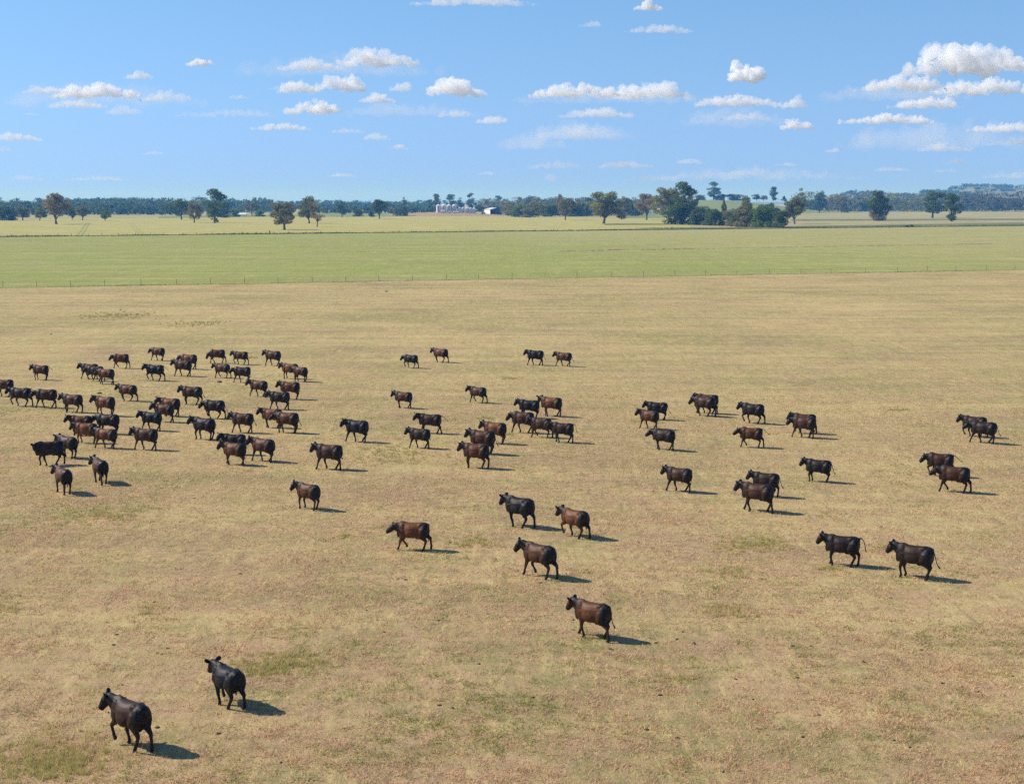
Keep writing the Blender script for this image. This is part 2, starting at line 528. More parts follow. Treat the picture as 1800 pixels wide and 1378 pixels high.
def make_cloud(i, x0, x1, top, base, s):
    rng = random.Random(100 + i)
    el = ray((x0 + x1) / 2, base)
    tan_el = max(0.008, el.z / math.hypot(el.x, el.y))
    Y = min(1350.0 / tan_el, 30000.0)
    a, b, t = at_dist(x0, base, Y), at_dist(x1, base, Y), at_dist(x0, top, Y)
    W, Hh = (b - a).length, (t - a).z
    cx = (a + b) / 2
    W *= 1.10
    bm = bmesh.new()
    n = int(min(44, max(11, 4.2 * W / Hh)))
    peak = rng.uniform(0.38, 0.62)
    for k in range(n):
        u = (k + 0.5) / n
        e = math.exp(-((u - peak) / 0.33) ** 2) * 0.62 + 0.38 * min(1, 6 * min(u, 1 - u))
        r = Hh * 0.44 * (0.30 + 0.70 * e) * rng.uniform(0.6, 1.1)
        x = (u - 0.5) * (W - 1.3 * r)
        y = rng.uniform(-0.35, 0.35) * min(W * 0.5, Hh * 1.6)
        z = r * 0.55 + rng.uniform(0, 1) ** 2 * max(0, Hh * e - 1.5 * r)
        blob(bm, (x, y, z), (r * rng.uniform(1.0, 2.1), r * rng.uniform(1.0, 1.7), r * rng.uniform(.55, .9)), 2)
        if e > 0.55:
            for q in range(2):
                r2 = r * rng.uniform(0.4, 0.6)
                blob(bm, (x + rng.uniform(-1, 1) * r, y + rng.uniform(-0.7, 0.7) * r, z + r * rng.uniform(0.35, 0.7)), (r2 * 1.2, r2 * 1.2, r2), 2)
    for v in bm.verts:
        if v.co.z < 0: v.co.z *= 0.3
    me = remeshed(bm, Hh / (17.0 if W > 900 and s > .7 else 10.5), 0, "cloud")
    nv = len(me.vertices)
    co = np.empty(nv * 3); me.vertices.foreach_get('co', co); co = co.reshape(-1, 3)
    no = np.empty(nv * 3); me.vertices.foreach_get('normal', no); no = no.reshape(-1, 3)
    L1, L2, L3 = Hh * 0.6, Hh * 0.24, Hh * 0.10
    for q in range(nv):
        c = co[q]
        d = 0.30 * Hh * noise.noise((c[0] / L1, c[1] / L1, c[2] / L1 + i * 7.3)) + 0.24 * Hh * noise.noise((c[0] / L2, c[1] / L2, c[2] / L2 + i * 3.1)) + 0.10 * Hh * noise.noise((c[0] / L3, c[1] / L3, c[2] / L3 + i * 5.1))
        if c[2] < Hh * 0.12: d *= 0.6
        co[q] = c + no[q] * d
    me.vertices.foreach_set('co', co.ravel()); me.update()
    dens = (0.22 + 3.3 * s ** 3) / max(Hh, 60.0)
    dens = float('%.1g' % dens)
    me.materials.clear()
    o = link("cloud", me, cloud_mat(dens), None, cx)
    tag(o, kind='structure')
for i, c in enumerate(CLOUDS):
    make_cloud(i, *c)

# ---------------------------------------------------------------- trees
def leaf_material(name):
    n = N(name)
    oi = n.new('ShaderNodeObjectInfo')
    geo = n.new('ShaderNodeNewGeometry')
    v = n.noise(n.obj(), 5.0, 3)
    r = geo.outputs['Random Per Island']
    k = n.math('ADD', 0.62, n.math('ADD', n.math('MULTIPLY', r, 0.55), n.math('MULTIPLY', v, 0.35)))
    c = n.mix(1.0, oi.outputs['Color'], k, 'MULTIPLY')
    b = n.new('ShaderNodeBsdfDiffuse'); n.put(b.inputs['Color'], c)
    t = n.new('ShaderNodeBsdfTranslucent'); n.put(t.inputs['Color'], c)
    mx = n.new('ShaderNodeMixShader'); mx.inputs[0].default_value = 0.32
    n.t.links.new(b.outputs[0], mx.inputs[1]); n.t.links.new(t.outputs[0], mx.inputs[2])
    n.t.links.new(mx.outputs[0], n.out.inputs['Surface'])
    return n.m
m_leaf = leaf_material("gum_leaves")
m_bark = flat_mat("bark", (0.16, 0.125, 0.10), 0.95, 0.1, 0.4, 6.0)

def leaves_mesh(name, clumps, size, rng_np):
    """clumps: (cx, cy, cz, rx, ry, rz, count) -> small leaf-spray quads through each clump"""
    V = []
    for (cx, cy, cz, rx, ry, rz, cnt) in clumps:
        d = rng_np.normal(size=(cnt, 3))
        d /= np.linalg.norm(d, axis=1)[:, None]
        rr = rng_np.uniform(0.25, 1.0, cnt) ** 0.55
        d = d * rr[:, None]
        c = np.array([cx, cy, cz]) + d * np.array([rx, ry, rz])
        a = rng_np.normal(size=(cnt, 3)); a /= np.linalg.norm(a, axis=1)[:, None]
        w = rng_np.normal(size=(cnt, 3)); b = np.cross(a, w); b /= np.linalg.norm(b, axis=1)[:, None]
        s = size * rng_np.uniform(0.5, 1.25, cnt)[:, None]
        a = a * s; b = b * s * 0.62
        V.append(np.stack([c - a - b * .6, c - a * .2 + b, c + a + b * .3, c + a * .3 - b], axis=1).reshape(-1, 3))
    V = np.concatenate(V)
    nq = len(V) // 4
    me = bpy.data.meshes.new(name)
    me.vertices.add(len(V)); me.vertices.foreach_set('co', V.astype(np.float32).ravel())
    me.loops.add(nq * 4); me.loops.foreach_set('vertex_index', np.arange(nq * 4, dtype=np.int32))
    me.polygons.add(nq)
    me.polygons.foreach_set('loop_start', np.arange(0, nq * 4, 4, dtype=np.int32))
    me.update(calc_edges=True)
    return me

TREE_CACHE = {}
def tree_meshes(kind, var):
    key = (kind, var)
    if key in TREE_CACHE: return TREE_CACHE[key]
    rng = random.Random(hash(kind) % 1 + sum(map(ord, kind)) * 31 + var * 97)
    rn = np.random.default_rng(sum(map(ord, kind)) * 13 + var)
    cl = []
    size = 0.021
    base_z = 0.3
    if kind == 'gum':
        nb = 4 + var % 3
        for k in range(nb):                      # limbs each carrying a group of sprays
            an = 2 * math.pi * (k + rng.uniform(-.3, .3)) / nb
            rr = rng.uniform(.12, .31)
            z = rng.uniform(.42, .74)
            for q in range(rng.randint(5, 7)):
                a2 = rng.uniform(0, 2 * math.pi); r2 = rng.uniform(0, .17)
                s = rng.uniform(.065, .13)
                x = math.cos(an) * rr + math.cos(a2) * r2; y = math.sin(an) * rr + math.sin(a2) * r2
                zz = min(.97 - s * .8 - .9 * (x * x + y * y), z + rng.uniform(-.22, .20))
                cl.append((x, y, max(.20, zz - .05), s * 1.2, s * 1.2, s * .9, int(170 * (s / .1) ** 2)))
        for q in range(6):
            x, y = rng.uniform(-.17, .17), rng.uniform(-.17, .17)
            cl.append((x, y, rng.uniform(.60, .87), .13, .13, .10, 200))
        base_z = .16
    elif kind == 'tall':
        for k in range(26):
            z = rng.uniform(.12, .92)
            w = .36 * (1.0 - .55 * abs(z - .55) / .45)
            an = rng.uniform(0, 2 * math.pi); rr = w * rng.uniform(.3, 1)
            s = rng.uniform(.07, .13)
            cl.append((math.cos(an) * rr, math.sin(an) * rr, z, s * 1.5, s * 1.5, s * .62, int(130 * (s / .1) ** 2)))
            if rng.random() < .7:
                cl.append((math.cos(an) * rr * .7 + rng.uniform(-.1, .1), math.sin(an) * rr * .7, z - .06, s * 1.2, s * 1.2, s * .6, 90))
        cl.append((0, 0, .93, .16, .16, .06, 150))
        base_z = .16
    elif kind == 'sparse':
        for k in range(15):
            an = rng.uniform(0, 2 * math.pi); rr = rng.uniform(.08, .42); z = rng.uniform(.28, .92)
            rr *= 1 - .6 * max(0, z - .6) / .4
            s = rng.uniform(.06, .1)
            cl.append((math.cos(an) * rr, math.sin(an) * rr, z, s * 1.3, s * 1.3, s * .8, 75))
        base_z = .2
    elif kind == 'round':
        for k in range(30):
            d = Vector((rng.gauss(0, 1), rng.gauss(0, 1), rng.gauss(0, 1))).normalized() * rng.uniform(.35, 1)
            s = rng.uniform(.10, .17)
            cl.append((d.x * .36, d.y * .36, max(.10, .5 + d.z * .38), s, s, s * .9, int(120 * (s / .13) ** 2)))
        for k in range(8):
            an = rng.uniform(0, 2 * math.pi)
            cl.append((math.cos(an) * .3, math.sin(an) * .3, .12, .16, .16, .13, 130))
        size = .027
        base_z = .05
    elif kind == 'conifer':
        for k in range(30):
            z = (k + .5) / 30
            w = .42 * (1 - z) ** .75 + .04
            an = rng.uniform(0, 2 * math.pi); rr = w * rng.uniform(.3, .85)
            cl.append((math.cos(an) * rr, math.sin(an) * rr, .05 + z * .92, .14 * (1.2 - z), .14 * (1.2 - z), .09, 120))
        size = .026
        base_z = .05
    bm = bmesh.new()
    tr = .030 if kind != 'tall' else .026
    lean = rng.uniform(-.03, .03)
    fork = Vector((lean, rng.uniform(-.02, .02), base_z if kind not in ('round', 'conifer') else .5))
    tube(bm, [(0, 0, -.02), (lean * .2, 0, .04), (lean * .6, 0, fork.z * .6), fork], [tr * 1.5, tr * 1.05, tr * .9, tr * .8], 8)
    tg = sorted(cl, key=lambda c: rng.random())[:11 if kind != 'round' else 5]
    for c in tg:
        e = Vector(c[:3])
        m1 = fork.lerp(e, .5) + Vector((0, 0, .05 if e.z > fork.z else 0))
        r0 = tr * .55
        tube(bm, [fork - Vector((0, 0, .02)), m1, e], [r0, r0 * .6, r0 * .2], 6)
    if kind == 'dead':
        pass
    trunk = bm_mesh("trunk", bm, True)
    trunk.materials.append(m_bark)
    crown = leaves_mesh("crown", cl, size, rn)
    crown.materials.append(m_leaf)
    TREE_CACHE[key] = (trunk, crown)
    return TREE_CACHE[key]

OLIVE, DARK, BROWN, GREY, BRIGHT, BLUEG = ((.230, .225, .075), (.115, .155, .048), (.300, .230, .115), (.255, .235, .110), (.170, .250, .060), (.125, .175, .072))
def tree(px, base, top, w, kind, col, var, label, name="gum_tree", group=None, Y=None, cat="tree", z=None):
    if Y is None:
        p = G(px, base)
    else:
        p = at_dist(px, base, Y)
    if z is not None: p.z = z
    dist = p.y
    h = (base - top) / F_PX * dist * 1.02
    wm = w / F_PX * dist * ({'round': 1.42, 'gum': 1.3}.get(kind, 1.25))
    rng = random.Random(int(px * 7 + var))
    root = empty(name, p, rng.uniform(0, 6.28), (wm, wm, h))
    tag(root, label, cat, group)
    tr, cr = tree_meshes(kind, var)
    link("trunk", tr, None, root)
    c = link("crown", cr, None, root)
    j = rng.uniform(.88, 1.12)
    c.color = (col[0] * j, col[1] * j, col[2] * j, 1)
    return root

T_PAD = "paddock trees standing alone in the crop"
B_BUSH = "bushy trees massed in the belt"
R_ROW = "trees in the distant rows"
for t in (
 (99, 394.5, 337.5, 52, 'gum', BROWN, 0, "large brown leafed gum standing alone at the far left of the crop", "gum_tree", T_PAD),
 (40, 387.5, 362, 30, 'gum', GREY, 1, "grey leafed tree at far left, just left of the big brown gum", "gum_tree", R_ROW),
 (70, 388, 364, 22, 'gum', OLIVE, 2, "small rounded tree touching the left side of the big brown gum", "gum_tree", R_ROW),
 (8, 388, 361, 26, 'round', DARK, 0, "dark tree at the extreme left end of the tree row", "tree", R_ROW),
 (22, 388, 366, 18, 'round', BLUEG, 3, "low blue green tree second from the left end of the row", "tree", R_ROW),
 (127, 387, 363, 18, 'gum', DARK, 3, "narrow dark tree touching the right side of the big brown gum", "gum_tree", R_ROW),
 (145, 387.5, 361, 26, 'gum', GREY, 4, "broad grey tree a little right of the big brown gum", "gum_tree", R_ROW),
 (184.5, 388.5, 369, 21, 'gum', BRIGHT, 5, "small flat topped green tree alone in front of the left woodland", "gum_tree", T_PAD),
 (319, 386.5, 351, 33, 'gum', DARK, 6, "dense dark gum, first of the trio left of the tallest gum", "gum_tree", T_PAD),
 (341.5, 391.5, 353, 32, 'gum', GREY, 7, "leaning grey brown gum in the middle of the left trio", "gum_tree", T_PAD),
 (377.5, 392.5, 333, 46, 'tall', BLUEG, 0, "tallest gum of the left half with open layered crown", "gum_tree", T_PAD),
 (395, 383, 360, 18, 'round', DARK, 1, "dark bushy tree tucked behind the tallest left gum", "tree", R_ROW),
 (412, 381.5, 366, 18, 'round', BRIGHT, 2, "rounded green bush just left of the white roofed shed", "bush", R_ROW),
 (443, 380, 354, 25, 'gum', GREY, 0, "bare topped grey gum directly behind the white roofed shed", "gum_tree", R_ROW),
 (456, 381, 368, 17, 'round', BRIGHT, 3, "rounded green bush just right of the white roofed shed", "bush", R_ROW),
 (500, 404.5, 352, 56, 'gum', GREY, 1, "spreading gum with forked trunk, nearest tree of the whole left half", "gum_tree", T_PAD),
 (543.5, 393, 344, 34, 'gum', OLIVE, 2, "upright gum just right of the spreading forked gum", "gum_tree", T_PAD),
 (557.5, 399, 356, 27, 'sparse', BROWN, 0, "thin sparse gum with bare stem beside the upright gum", "gum_tree", T_PAD),
 (601, 382, 355, 28, 'gum', BLUEG, 3, "umbrella crowned tree in the green field right of the sparse gum", "gum_tree", R_ROW),
 (629, 381, 367, 16, 'round', DARK, 0, "small dark rounded tree right of the umbrella crowned tree", "tree", R_ROW),
 (652, 381.5, 370, 12, 'round', DARK, 2, "low black green bush left of the dark upright paddock gum", "bush", R_ROW),
 (667, 385, 349, 29, 'gum', DARK, 4, "dark upright paddock gum between the left trees and the silos", "gum_tree", T_PAD),
 (691, 380, 364, 20, 'sparse', BROWN, 1, "brownish thin tree right of the dark upright paddock gum", "tree", R_ROW),
 (704, 380, 357, 22, 'round', BLUEG, 1, "bushy dark tree at the foot of the earth bank", "tree", R_ROW),
 (710, 379, 347.5, 11, 'tall', DARK, 1, "slim tree with a ball shaped top left of the silos", "tree", R_ROW),
 (726, 372, 356, 20, 'round', BRIGHT, 0, "bright green bush on top of the earth bank", "bush", R_ROW),
 (741, 371, 359, 18, 'round', BRIGHT, 1, "low green bush left of the tall gums behind the silos", "bush", R_ROW),
 (756, 373, 351, 19, 'tall', BLUEG, 2, "leftmost tall gum in the clump behind the silos", "gum_tree", R_ROW),
 (768, 373, 341.5, 20, 'tall', BLUEG, 3, "open crowned gum behind the first large silo", "gum_tree", R_ROW),
 (791, 373, 342, 24, 'tall', DARK, 0, "broad gum rising behind the third large silo", "gum_tree", R_ROW),
 (809, 373, 348, 18, 'tall', DARK, 1, "gum behind the gap between large and small silos", "gum_tree", R_ROW),
 (828, 373, 340, 20, 'tall', BLUEG, 2, "tall gum with a flat tuft above the small silos", "gum_tree", R_ROW),
 (843, 373, 359, 17, 'round', DARK, 3, "low dark tree right of the small silos", "tree", R_ROW),
 (876, 368, 344.5, 20, 'tall', BLUEG, 3, "layered gum directly behind the open farm shed", "gum_tree", R_ROW),
 (861, 368, 357, 13, 'round', BRIGHT, 2, "light green tree behind the left end of the farm shed", "tree", R_ROW),
 (896, 370, 353, 15, 'gum', GREY, 5, "brown grey tree behind the right end of the farm shed", "gum_tree", R_ROW),
 (914, 371, 347.5, 13, 'tall', DARK, 0, "small dark gum with flat top right of the farm shed", "gum_tree", R_ROW),
 (931, 372, 344, 21, 'gum', OLIVE, 6, "pointed green gum behind the belt right of the shed", "gum_tree", R_ROW),
 (960, 372, 347, 30, 'sparse', BLUEG, 2, "open blue green tree behind the middle of the belt", "tree", R_ROW),
 (893, 381, 364, 16, 'sparse', BROWN, 3, "reddish brown sparse tree at the right corner of the farm shed", "tree", R_ROW),
 (912, 382, 359, 26, 'round', BRIGHT, 3, "light green bushy tree at the left end of the central belt", "tree", B_BUSH),
 (928, 382.5, 364, 25, 'round', GREY, 0, "grey bushy tree second in the central belt", "tree", B_BUSH),
 (946, 382, 355, 25, 'gum', OLIVE, 0, "olive tree with rounded top third in the central belt", "gum_tree", B_BUSH),
 (968, 381, 358, 27, 'round', BLUEG, 2, "dark blue green tree in the middle of the central belt", "tree", B_BUSH),
 (984, 380, 341, 20, 'gum', BROWN, 2, "tall brown topped gum rising out of the central belt", "gum_tree", B_BUSH),
 (993.5, 387, 347, 31, 'gum', GREY, 6, "grey gum standing just in front of the central belt", "gum_tree", T_PAD),
 (1008, 381, 346, 28, 'gum', OLIVE, 7, "green gum behind the grey gum in the central belt", "gum_tree", B_BUSH),
 (1013, 381, 362, 26, 'round', DARK, 1, "dark low tree right of the grey gum in the belt", "tree", B_BUSH),
 (1032, 380.5, 360, 24, 'round', BLUEG, 3, "low blue green tree left of the big central paddock gum", "tree", B_BUSH),
 (1035, 374, 346, 22, 'gum', BLUEG, 4, "bluish gum showing behind the big central paddock gum", "gum_tree", R_ROW),
 (1061, 393.5, 331, 60, 'gum', OLIVE, 3, "big central paddock gum with a thick dark trunk", "gum_tree", T_PAD),
 (1088, 382, 362, 18, 'round', GREY, 2, "grey bush right of the big central paddock gum", "bush", B_BUSH),
 (1098, 381, 344.5, 22, 'gum', OLIVE, 5, "round topped gum right of the big central paddock gum", "gum_tree", B_BUSH),
 (1111, 380.5, 358, 17, 'conifer', DARK, 0, "dark pointed conifer left of the long pale shed", "conifer", B_BUSH),
 (1115, 372, 348, 12, 'round', BRIGHT, 1, "light green tree behind the dark pointed conifer", "tree", R_ROW),
 (1136.5, 387, 338, 38, 'gum', BROWN, 4, "mauve brown gum with bare trunk in front of the pale shed", "gum_tree", T_PAD),
 (1176, 391, 326, 54, 'gum', OLIVE, 1, "wide domed olive gum overhanging the farmhouse", "gum_tree", T_PAD),
 (1200, 395, 321, 50, 'tall', BLUEG, 0, "very tall dark gum at the centre of the right grove", "gum_tree", T_PAD),
 (1196, 395, 350, 56, 'round', DARK, 3, "dense dark undergrowth tree at the foot of the very tall gum", "tree", B_BUSH),
 (1216, 391, 337, 22, 'tall', GREY, 1, "greyish narrow gum against the right side of the very tall gum", "gum_tree", B_BUSH),
 (1236, 396, 361, 34, 'round', BLUEG, 0, "rounded blue green tree at the left end of the dense right row", "tree", B_BUSH),
 (1258, 397, 363, 32, 'round', DARK, 1, "dark rounded tree second in the dense right row", "tree", B_BUSH),
 (1272, 391, 351, 18, 'conifer', GREY, 1, "spiky grey tree poking above the dense right row", "tree", B_BUSH),
 (1283, 397.5, 366, 22, 'round', GREY, 2, "small grey tree third in the dense right row", "tree", B_BUSH),
 (1312, 399, 360, 40, 'round', GREY, 3, "broad grey mauve tree in the middle of the dense right row", "tree", B_BUSH),
 (1310, 392, 343, 24, 'gum', OLIVE, 2, "olive gum rising behind the broad grey mauve tree", "gum_tree", B_BUSH),
 (1342, 400, 358, 36, 'round', BRIGHT, 0, "large bright green tree in the dense right row", "tree", B_BUSH),
 (1374, 400.5, 366, 30, 'round', DARK, 2, "very dark rounded tree at the right end of the dense row", "tree", B_BUSH),
 (1356, 391, 352, 30, 'round', BLUEG, 1, "blue green tree behind the bright green one in the row", "tree", B_BUSH),
 (1247, 396.5, 367, 24, 'round', BLUEG, 3, "low blue green bush filling the gap left in the dense right row", "bush", B_BUSH),
 (1297, 398.5, 364, 26, 'round', DARK, 0, "dark bush between the small grey and the broad grey mauve tree", "bush", B_BUSH),
 (1328, 399.5, 366, 26, 'round', BLUEG, 2, "blue green bush between the mauve and the bright green tree", "bush", B_BUSH),
 (1222, 396, 370, 26, 'round', DARK, 2, "dark low bush joining the very tall gum to the dense row", "bush", B_BUSH),
 (1397, 394, 345, 38, 'gum', OLIVE, 4, "olive gum with long pale trunk right of the dense row", "gum_tree", T_PAD),
 (1407, 378, 332, 22, 'tall', OLIVE, 1, "flat layered gum rising behind the long pale trunk", "gum_tree", R_ROW),
 (1440, 375, 335, 26, 'gum', BLUEG, 5, "tall dark green gum alone left of the conifer windbreak", "gum_tree", R_ROW),
 (1425, 372, 350, 18, 'round', DARK, 0, "dark tree between the pale trunk gum and the tall dark gum", "tree", R_ROW),
 (1479, 374.5, 344, 26, 'gum', OLIVE, 6, "olive topped gum at the left end of the conifer windbreak", "gum_tree", R_ROW),
 (1484, 374, 352, 18, 'conifer', DARK, 1, "first dark conifer of the windbreak behind the right pasture", "conifer", R_ROW),
 (1503, 372, 349, 24, 'round', DARK, 1, "second dark tree of the windbreak behind the right pasture", "tree", R_ROW),
 (1521, 372, 350, 22, 'round', DARK, 2, "third dark tree of the windbreak left of the bushy paddock tree", "tree", R_ROW),
 (1517, 369, 340, 26, 'gum', BROWN, 6, "brown gum showing above the middle of the windbreak", "gum_tree", R_ROW),
 (1544, 388.5, 334, 35, 'gum', DARK, 2, "tall paddock tree with low bushy crown in the right pasture", "gum_tree", T_PAD),
 (1543, 388.5, 362, 25, 'round', GREY, 1, "low grey bush around the trunk of the tall right pasture tree", "bush", B_BUSH),
 (1566, 370, 350, 20, 'conifer', DARK, 0, "dark conifer just right of the tall right pasture tree", "conifer", R_ROW),
 (1580, 370, 348, 20, 'round', DARK, 3, "last dark tree of the windbreak near the right woodland", "tree", R_ROW),
 (1604, 368, 341, 36, 'round', BLUEG, 2, "wide dark rounded tree behind the right paddock pair", "tree", R_ROW),
 (1639, 383.5, 333.5, 46, 'gum', DARK, 5, "larger dark gum of the right paddock pair", "gum_tree", T_PAD),
 (1672, 389.5, 341, 35, 'tall', DARK, 3, "nearer dark gum of the right paddock pair with ragged crown", "gum_tree", T_PAD),
 (1698, 370, 338, 24, 'gum', GREY, 3, "greyish gum at the left end of the right woodland edge", "gum_tree", R_ROW),
):
    tree(*t)
# trees on the pale rise
for t in ((1254, 352.5, 320, 26, 'tall', BLUEG, 2, "tallest ragged gum on top of the pale rise", "gum_tree", "trees on the pale rise"),
          (1231, 354, 342, 18, 'round', BRIGHT, 0, "light green tree at the left end of the pale rise", "tree", "trees on the pale rise"),
          (1266, 353, 339, 16, 'round', BLUEG, 1, "small bush at the foot of the tallest ragged gum", "bush", "trees on the pale rise"),
          (1290, 353, 340, 28, 'round', DARK, 2, "wide rounded dark tree right of the tallest ragged gum", "tree", "trees on the pale rise"),
          (1330, 353, 341, 16, 'gum', BLUEG, 5, "small gum left of the second tall gum on the rise", "gum_tree", "trees on the pale rise"),
          (1342, 353, 343, 16, 'gum', GREY, 3, "low grey gum beside the second tall gum on the rise", "gum_tree", "trees on the pale rise"),
          (1359, 353, 329, 20, 'tall', BLUEG, 3, "second tall gum on the rise above the dense row", "gum_tree", "trees on the pale rise"),
          (1378, 354, 345, 12, 'conifer', DARK, 0, "small pointed tree at the right end of the rise", "tree", "trees on the pale rise")):
    tree(*t, Y=2300)
# dead tree between silos and shed
def dead_tree():
    p = G(853, 376)
    root = empty("dead_tree", p)
    tag(root, "bare dead tree between the small silos and the farm shed", "tree")
    k = p.y / F_PX
    bm = bmesh.new()
    tube(bm, [(0, 0, -.3), (0, 0, 6 * k), (1.0 * k, 0, 11 * k)], [1.0 * k, .8 * k, .6 * k], 8)
    link("trunk", bm_mesh("trunk", bm, True), m_bark, root)
    for q, (dx, dz) in enumerate(((7, 21), (-8, 19), (3, 23), (-3, 18))):
        bm = bmesh.new()
        tube(bm, [(0.6 * k, 0, (8 + q * .6) * k), (dx * .6 * k, .3 * k * q, (dz * .72) * k), (dx * k, 0, dz * k)], [.45 * k, .3 * k, .12 * k], 6)
        link("limb", bm_mesh("limb", bm, True), m_bark, root)
dead_tree()

# far woodland that reads as masses
def woodland(name, spans, col, label, seed, dens=1.0):
    rng = random.Random(seed)
    rn = np.random.default_rng(seed)
    cl = []
    Y0 = None
    for (x0, x1, base, t0, t1, Y, step) in spans:
        x = x0
        while x < x1:
            hpx = base - rng.uniform(t0, t1)
            w = hpx * rng.uniform(.55, 1.15)
            d = Y + rng.uniform(-60, 60)
            p = at_dist(x, base, d)
            k = d / F_PX
            zb = max(p.z, 0.0)
            for q in range(7):
                r = hpx * k * rng.uniform(.13, .26)
                zz = zb + hpx * k * rng.uniform(.22, .85)
                cl.append((p.x + rng.uniform(-.5, .5) * w * k, p.y + rng.uniform(-1, 1) * w * k * .5, zz, r * 1.25, r * 1.25, r, int(44 * dens)))
            cl.append((p.x, p.y, zb + hpx * k * .2, w * k * .4, w * k * .4, hpx * k * .22, int(50 * dens)))
            cl.append((p.x, p.y, zb + hpx * k * .9, w * k * .22, w * k * .22, hpx * k * .09, int(30 * dens)))
            x += step * rng.uniform(.5, 1.1)
    me = leaves_mesh(name, cl, 1.2, rn)
    o = link(name, me, m_leaf)
    o.color = (*col, 1)
    tag(o, label, "woodland", None, 'stuff')
    return o
woodland("far_woodland", [(-60, 480, 381, 354, 366, 2150, 6), (-60, 330, 385, 362, 372, 1750, 9)], BLUEG, "blue hazy woodland stretching behind the left paddock trees", 1)
woodland("far_woodland", [(470, 760, 374, 356, 363, 2800, 5), (560, 760, 379, 364, 371, 2000, 9)], BLUEG, "low hazy woodland between the left trees and the silos", 2)
woodland("far_woodland", [(850, 1230, 372, 346, 357, 2350, 6), (890, 1125, 381, 356, 368, 1640, 5)], OLIVE, "woodland mass behind the central tree belt", 3)
woodland("far_woodland", [(1405, 1690, 370, 336, 352, 2500, 7), (1440, 1620, 372, 346, 357, 2350, 6)], OLIVE, "woodland mass behind the windbreak on the right", 4)
woodland("far_woodland", [(1685, 1860, 370, 333, 352, 2400, 8), (1685, 1860, 371, 346, 358, 2300, 6)], (.150, .145, .075), "greyish gum woodland at the right edge below the hill", 5, 1.2)
# scattered trees on the far hills, sitting on their slopes
def hill_trees(hme, cnt, seed, clump, label, size_px=7.0):
    rng = random.Random(seed)
    rn = np.random.default_rng(seed)
    rows, xs = 12, 60
    cl = []
    for q in range(cnt):
        i = rng.randint(6, xs - 6)
        j = rng.choice((3, 4, 4, 5, 5, 6, 6, 6))
        v = hme.vertices[i * (rows + 1) + j].co
        u = hme.vertices[(i + 1) * (rows + 1) + j].co
        p = v.lerp(u, rng.random())
        if p.z < 3: continue
        if noise.noise((p.x * .004 + seed, p.y * .002, 0)) < clump: continue
        s = size_px * p.y / F_PX * rng.uniform(.6, 1.1)
        for e in range(3):
            cl.append((p.x + rng.uniform(-.6, .6) * s, p.y + rng.uniform(-.5, .5) * s, p.z + s * rng.uniform(.3, .7), s * .5, s * .5, s * .36, 16))
    if not cl: return
    me = leaves_mesh("hill_trees", cl, 2.2, rn)
    o = link("hill_trees", me, m_leaf)
    o.color = (*BLUEG, 1)
    tag(o, label, "woodland", None, 'stuff')
hill_trees(hills[0][1], 420, 3, -0.05, "scattered dark trees over the bare hill at the far right")
hill_trees(hills[1][1], 420, 8, -0.1, "trees dotting the low hill left of the far right hill")
hill_trees(hills[2][1], 300, 9, -0.1, "blue distant trees along the low left hills", 6.5)
hill_trees(hills[3][1], 320, 12, -0.2, "faint trees on the farthest ridge", 5.0)
hill_trees(hills[4][1], 420, 14, -0.2, "faint trees on the farthest right ridge", 5.0)

# ---------------------------------------------------------------- farm buildings
m_zinc = flat_mat("galvanised_iron", (0.66, 0.68, 0.71), 0.45, 0.5, 0.15, 0.6)
m_white = flat_mat("white_paint", (0.80, 0.80, 0.78), 0.6, 0.3, 0.06, 0.5)
m_darkin = flat_mat("shadowed_shed_lining", (0.10, 0.10, 0.12), 0.8, 0.2, 0.2, 0.5)  # shade of the open front is put into this dark lining colour
m_red = flat_mat("red_paint", (0.33, 0.06, 0.05), 0.5, 0.4, 0.1, 1.0)
m_tyre = flat_mat("rubber", (0.03, 0.03, 0.03), 0.9, 0.1, 0.1, 1.0)
m_brick = flat_mat("pink_brick", (0.48, 0.30, 0.24), 0.9, 0.1, 0.2, 2.0)
m_roofb = flat_mat("blue_grey_roof", (0.20, 0.23, 0.30), 0.6, 0.3, 0.1, 0.5)
m_pane = flat_mat("dark_pane", (0.03, 0.035, 0.045), 0.15, 0.6, 0.05, 1.0)
m_timber = flat_mat("weathered_timber", (0.20, 0.16, 0.12), 0.95, 0.1, 0.3, 3.0)
m_steel = flat_mat("rusty_steel", (0.15, 0.105, 0.08), 0.8, 0.3, 0.3, 4.0)
m_wire = flat_mat("wire", (0.28, 0.27, 0.26), 0.5, 0.5, 0.1, 1.0)

def cyl(bm, r0, r1, z0, z1, n=24, rings=1):
    prev = None
    for k in range(rings + 1):
        t = k / rings
        z = z0 + (z1 - z0) * t
        r = r0 + (r1 - r0) * t
        if rings > 2 and k % 2: r *= 0.985
        ring = [bm.verts.new((r * math.cos(a * 2 * math.pi / n), r * math.sin(a * 2 * math.pi / n), z)) for a in range(n)]
        if prev:
            for a in range(n):
                bm.faces.new((prev[a], prev[(a + 1) % n], ring[(a + 1) % n], ring[a]))
        else:
            bm.faces.new(ring[::-1])
        prev = ring
    bm.faces.new(prev)

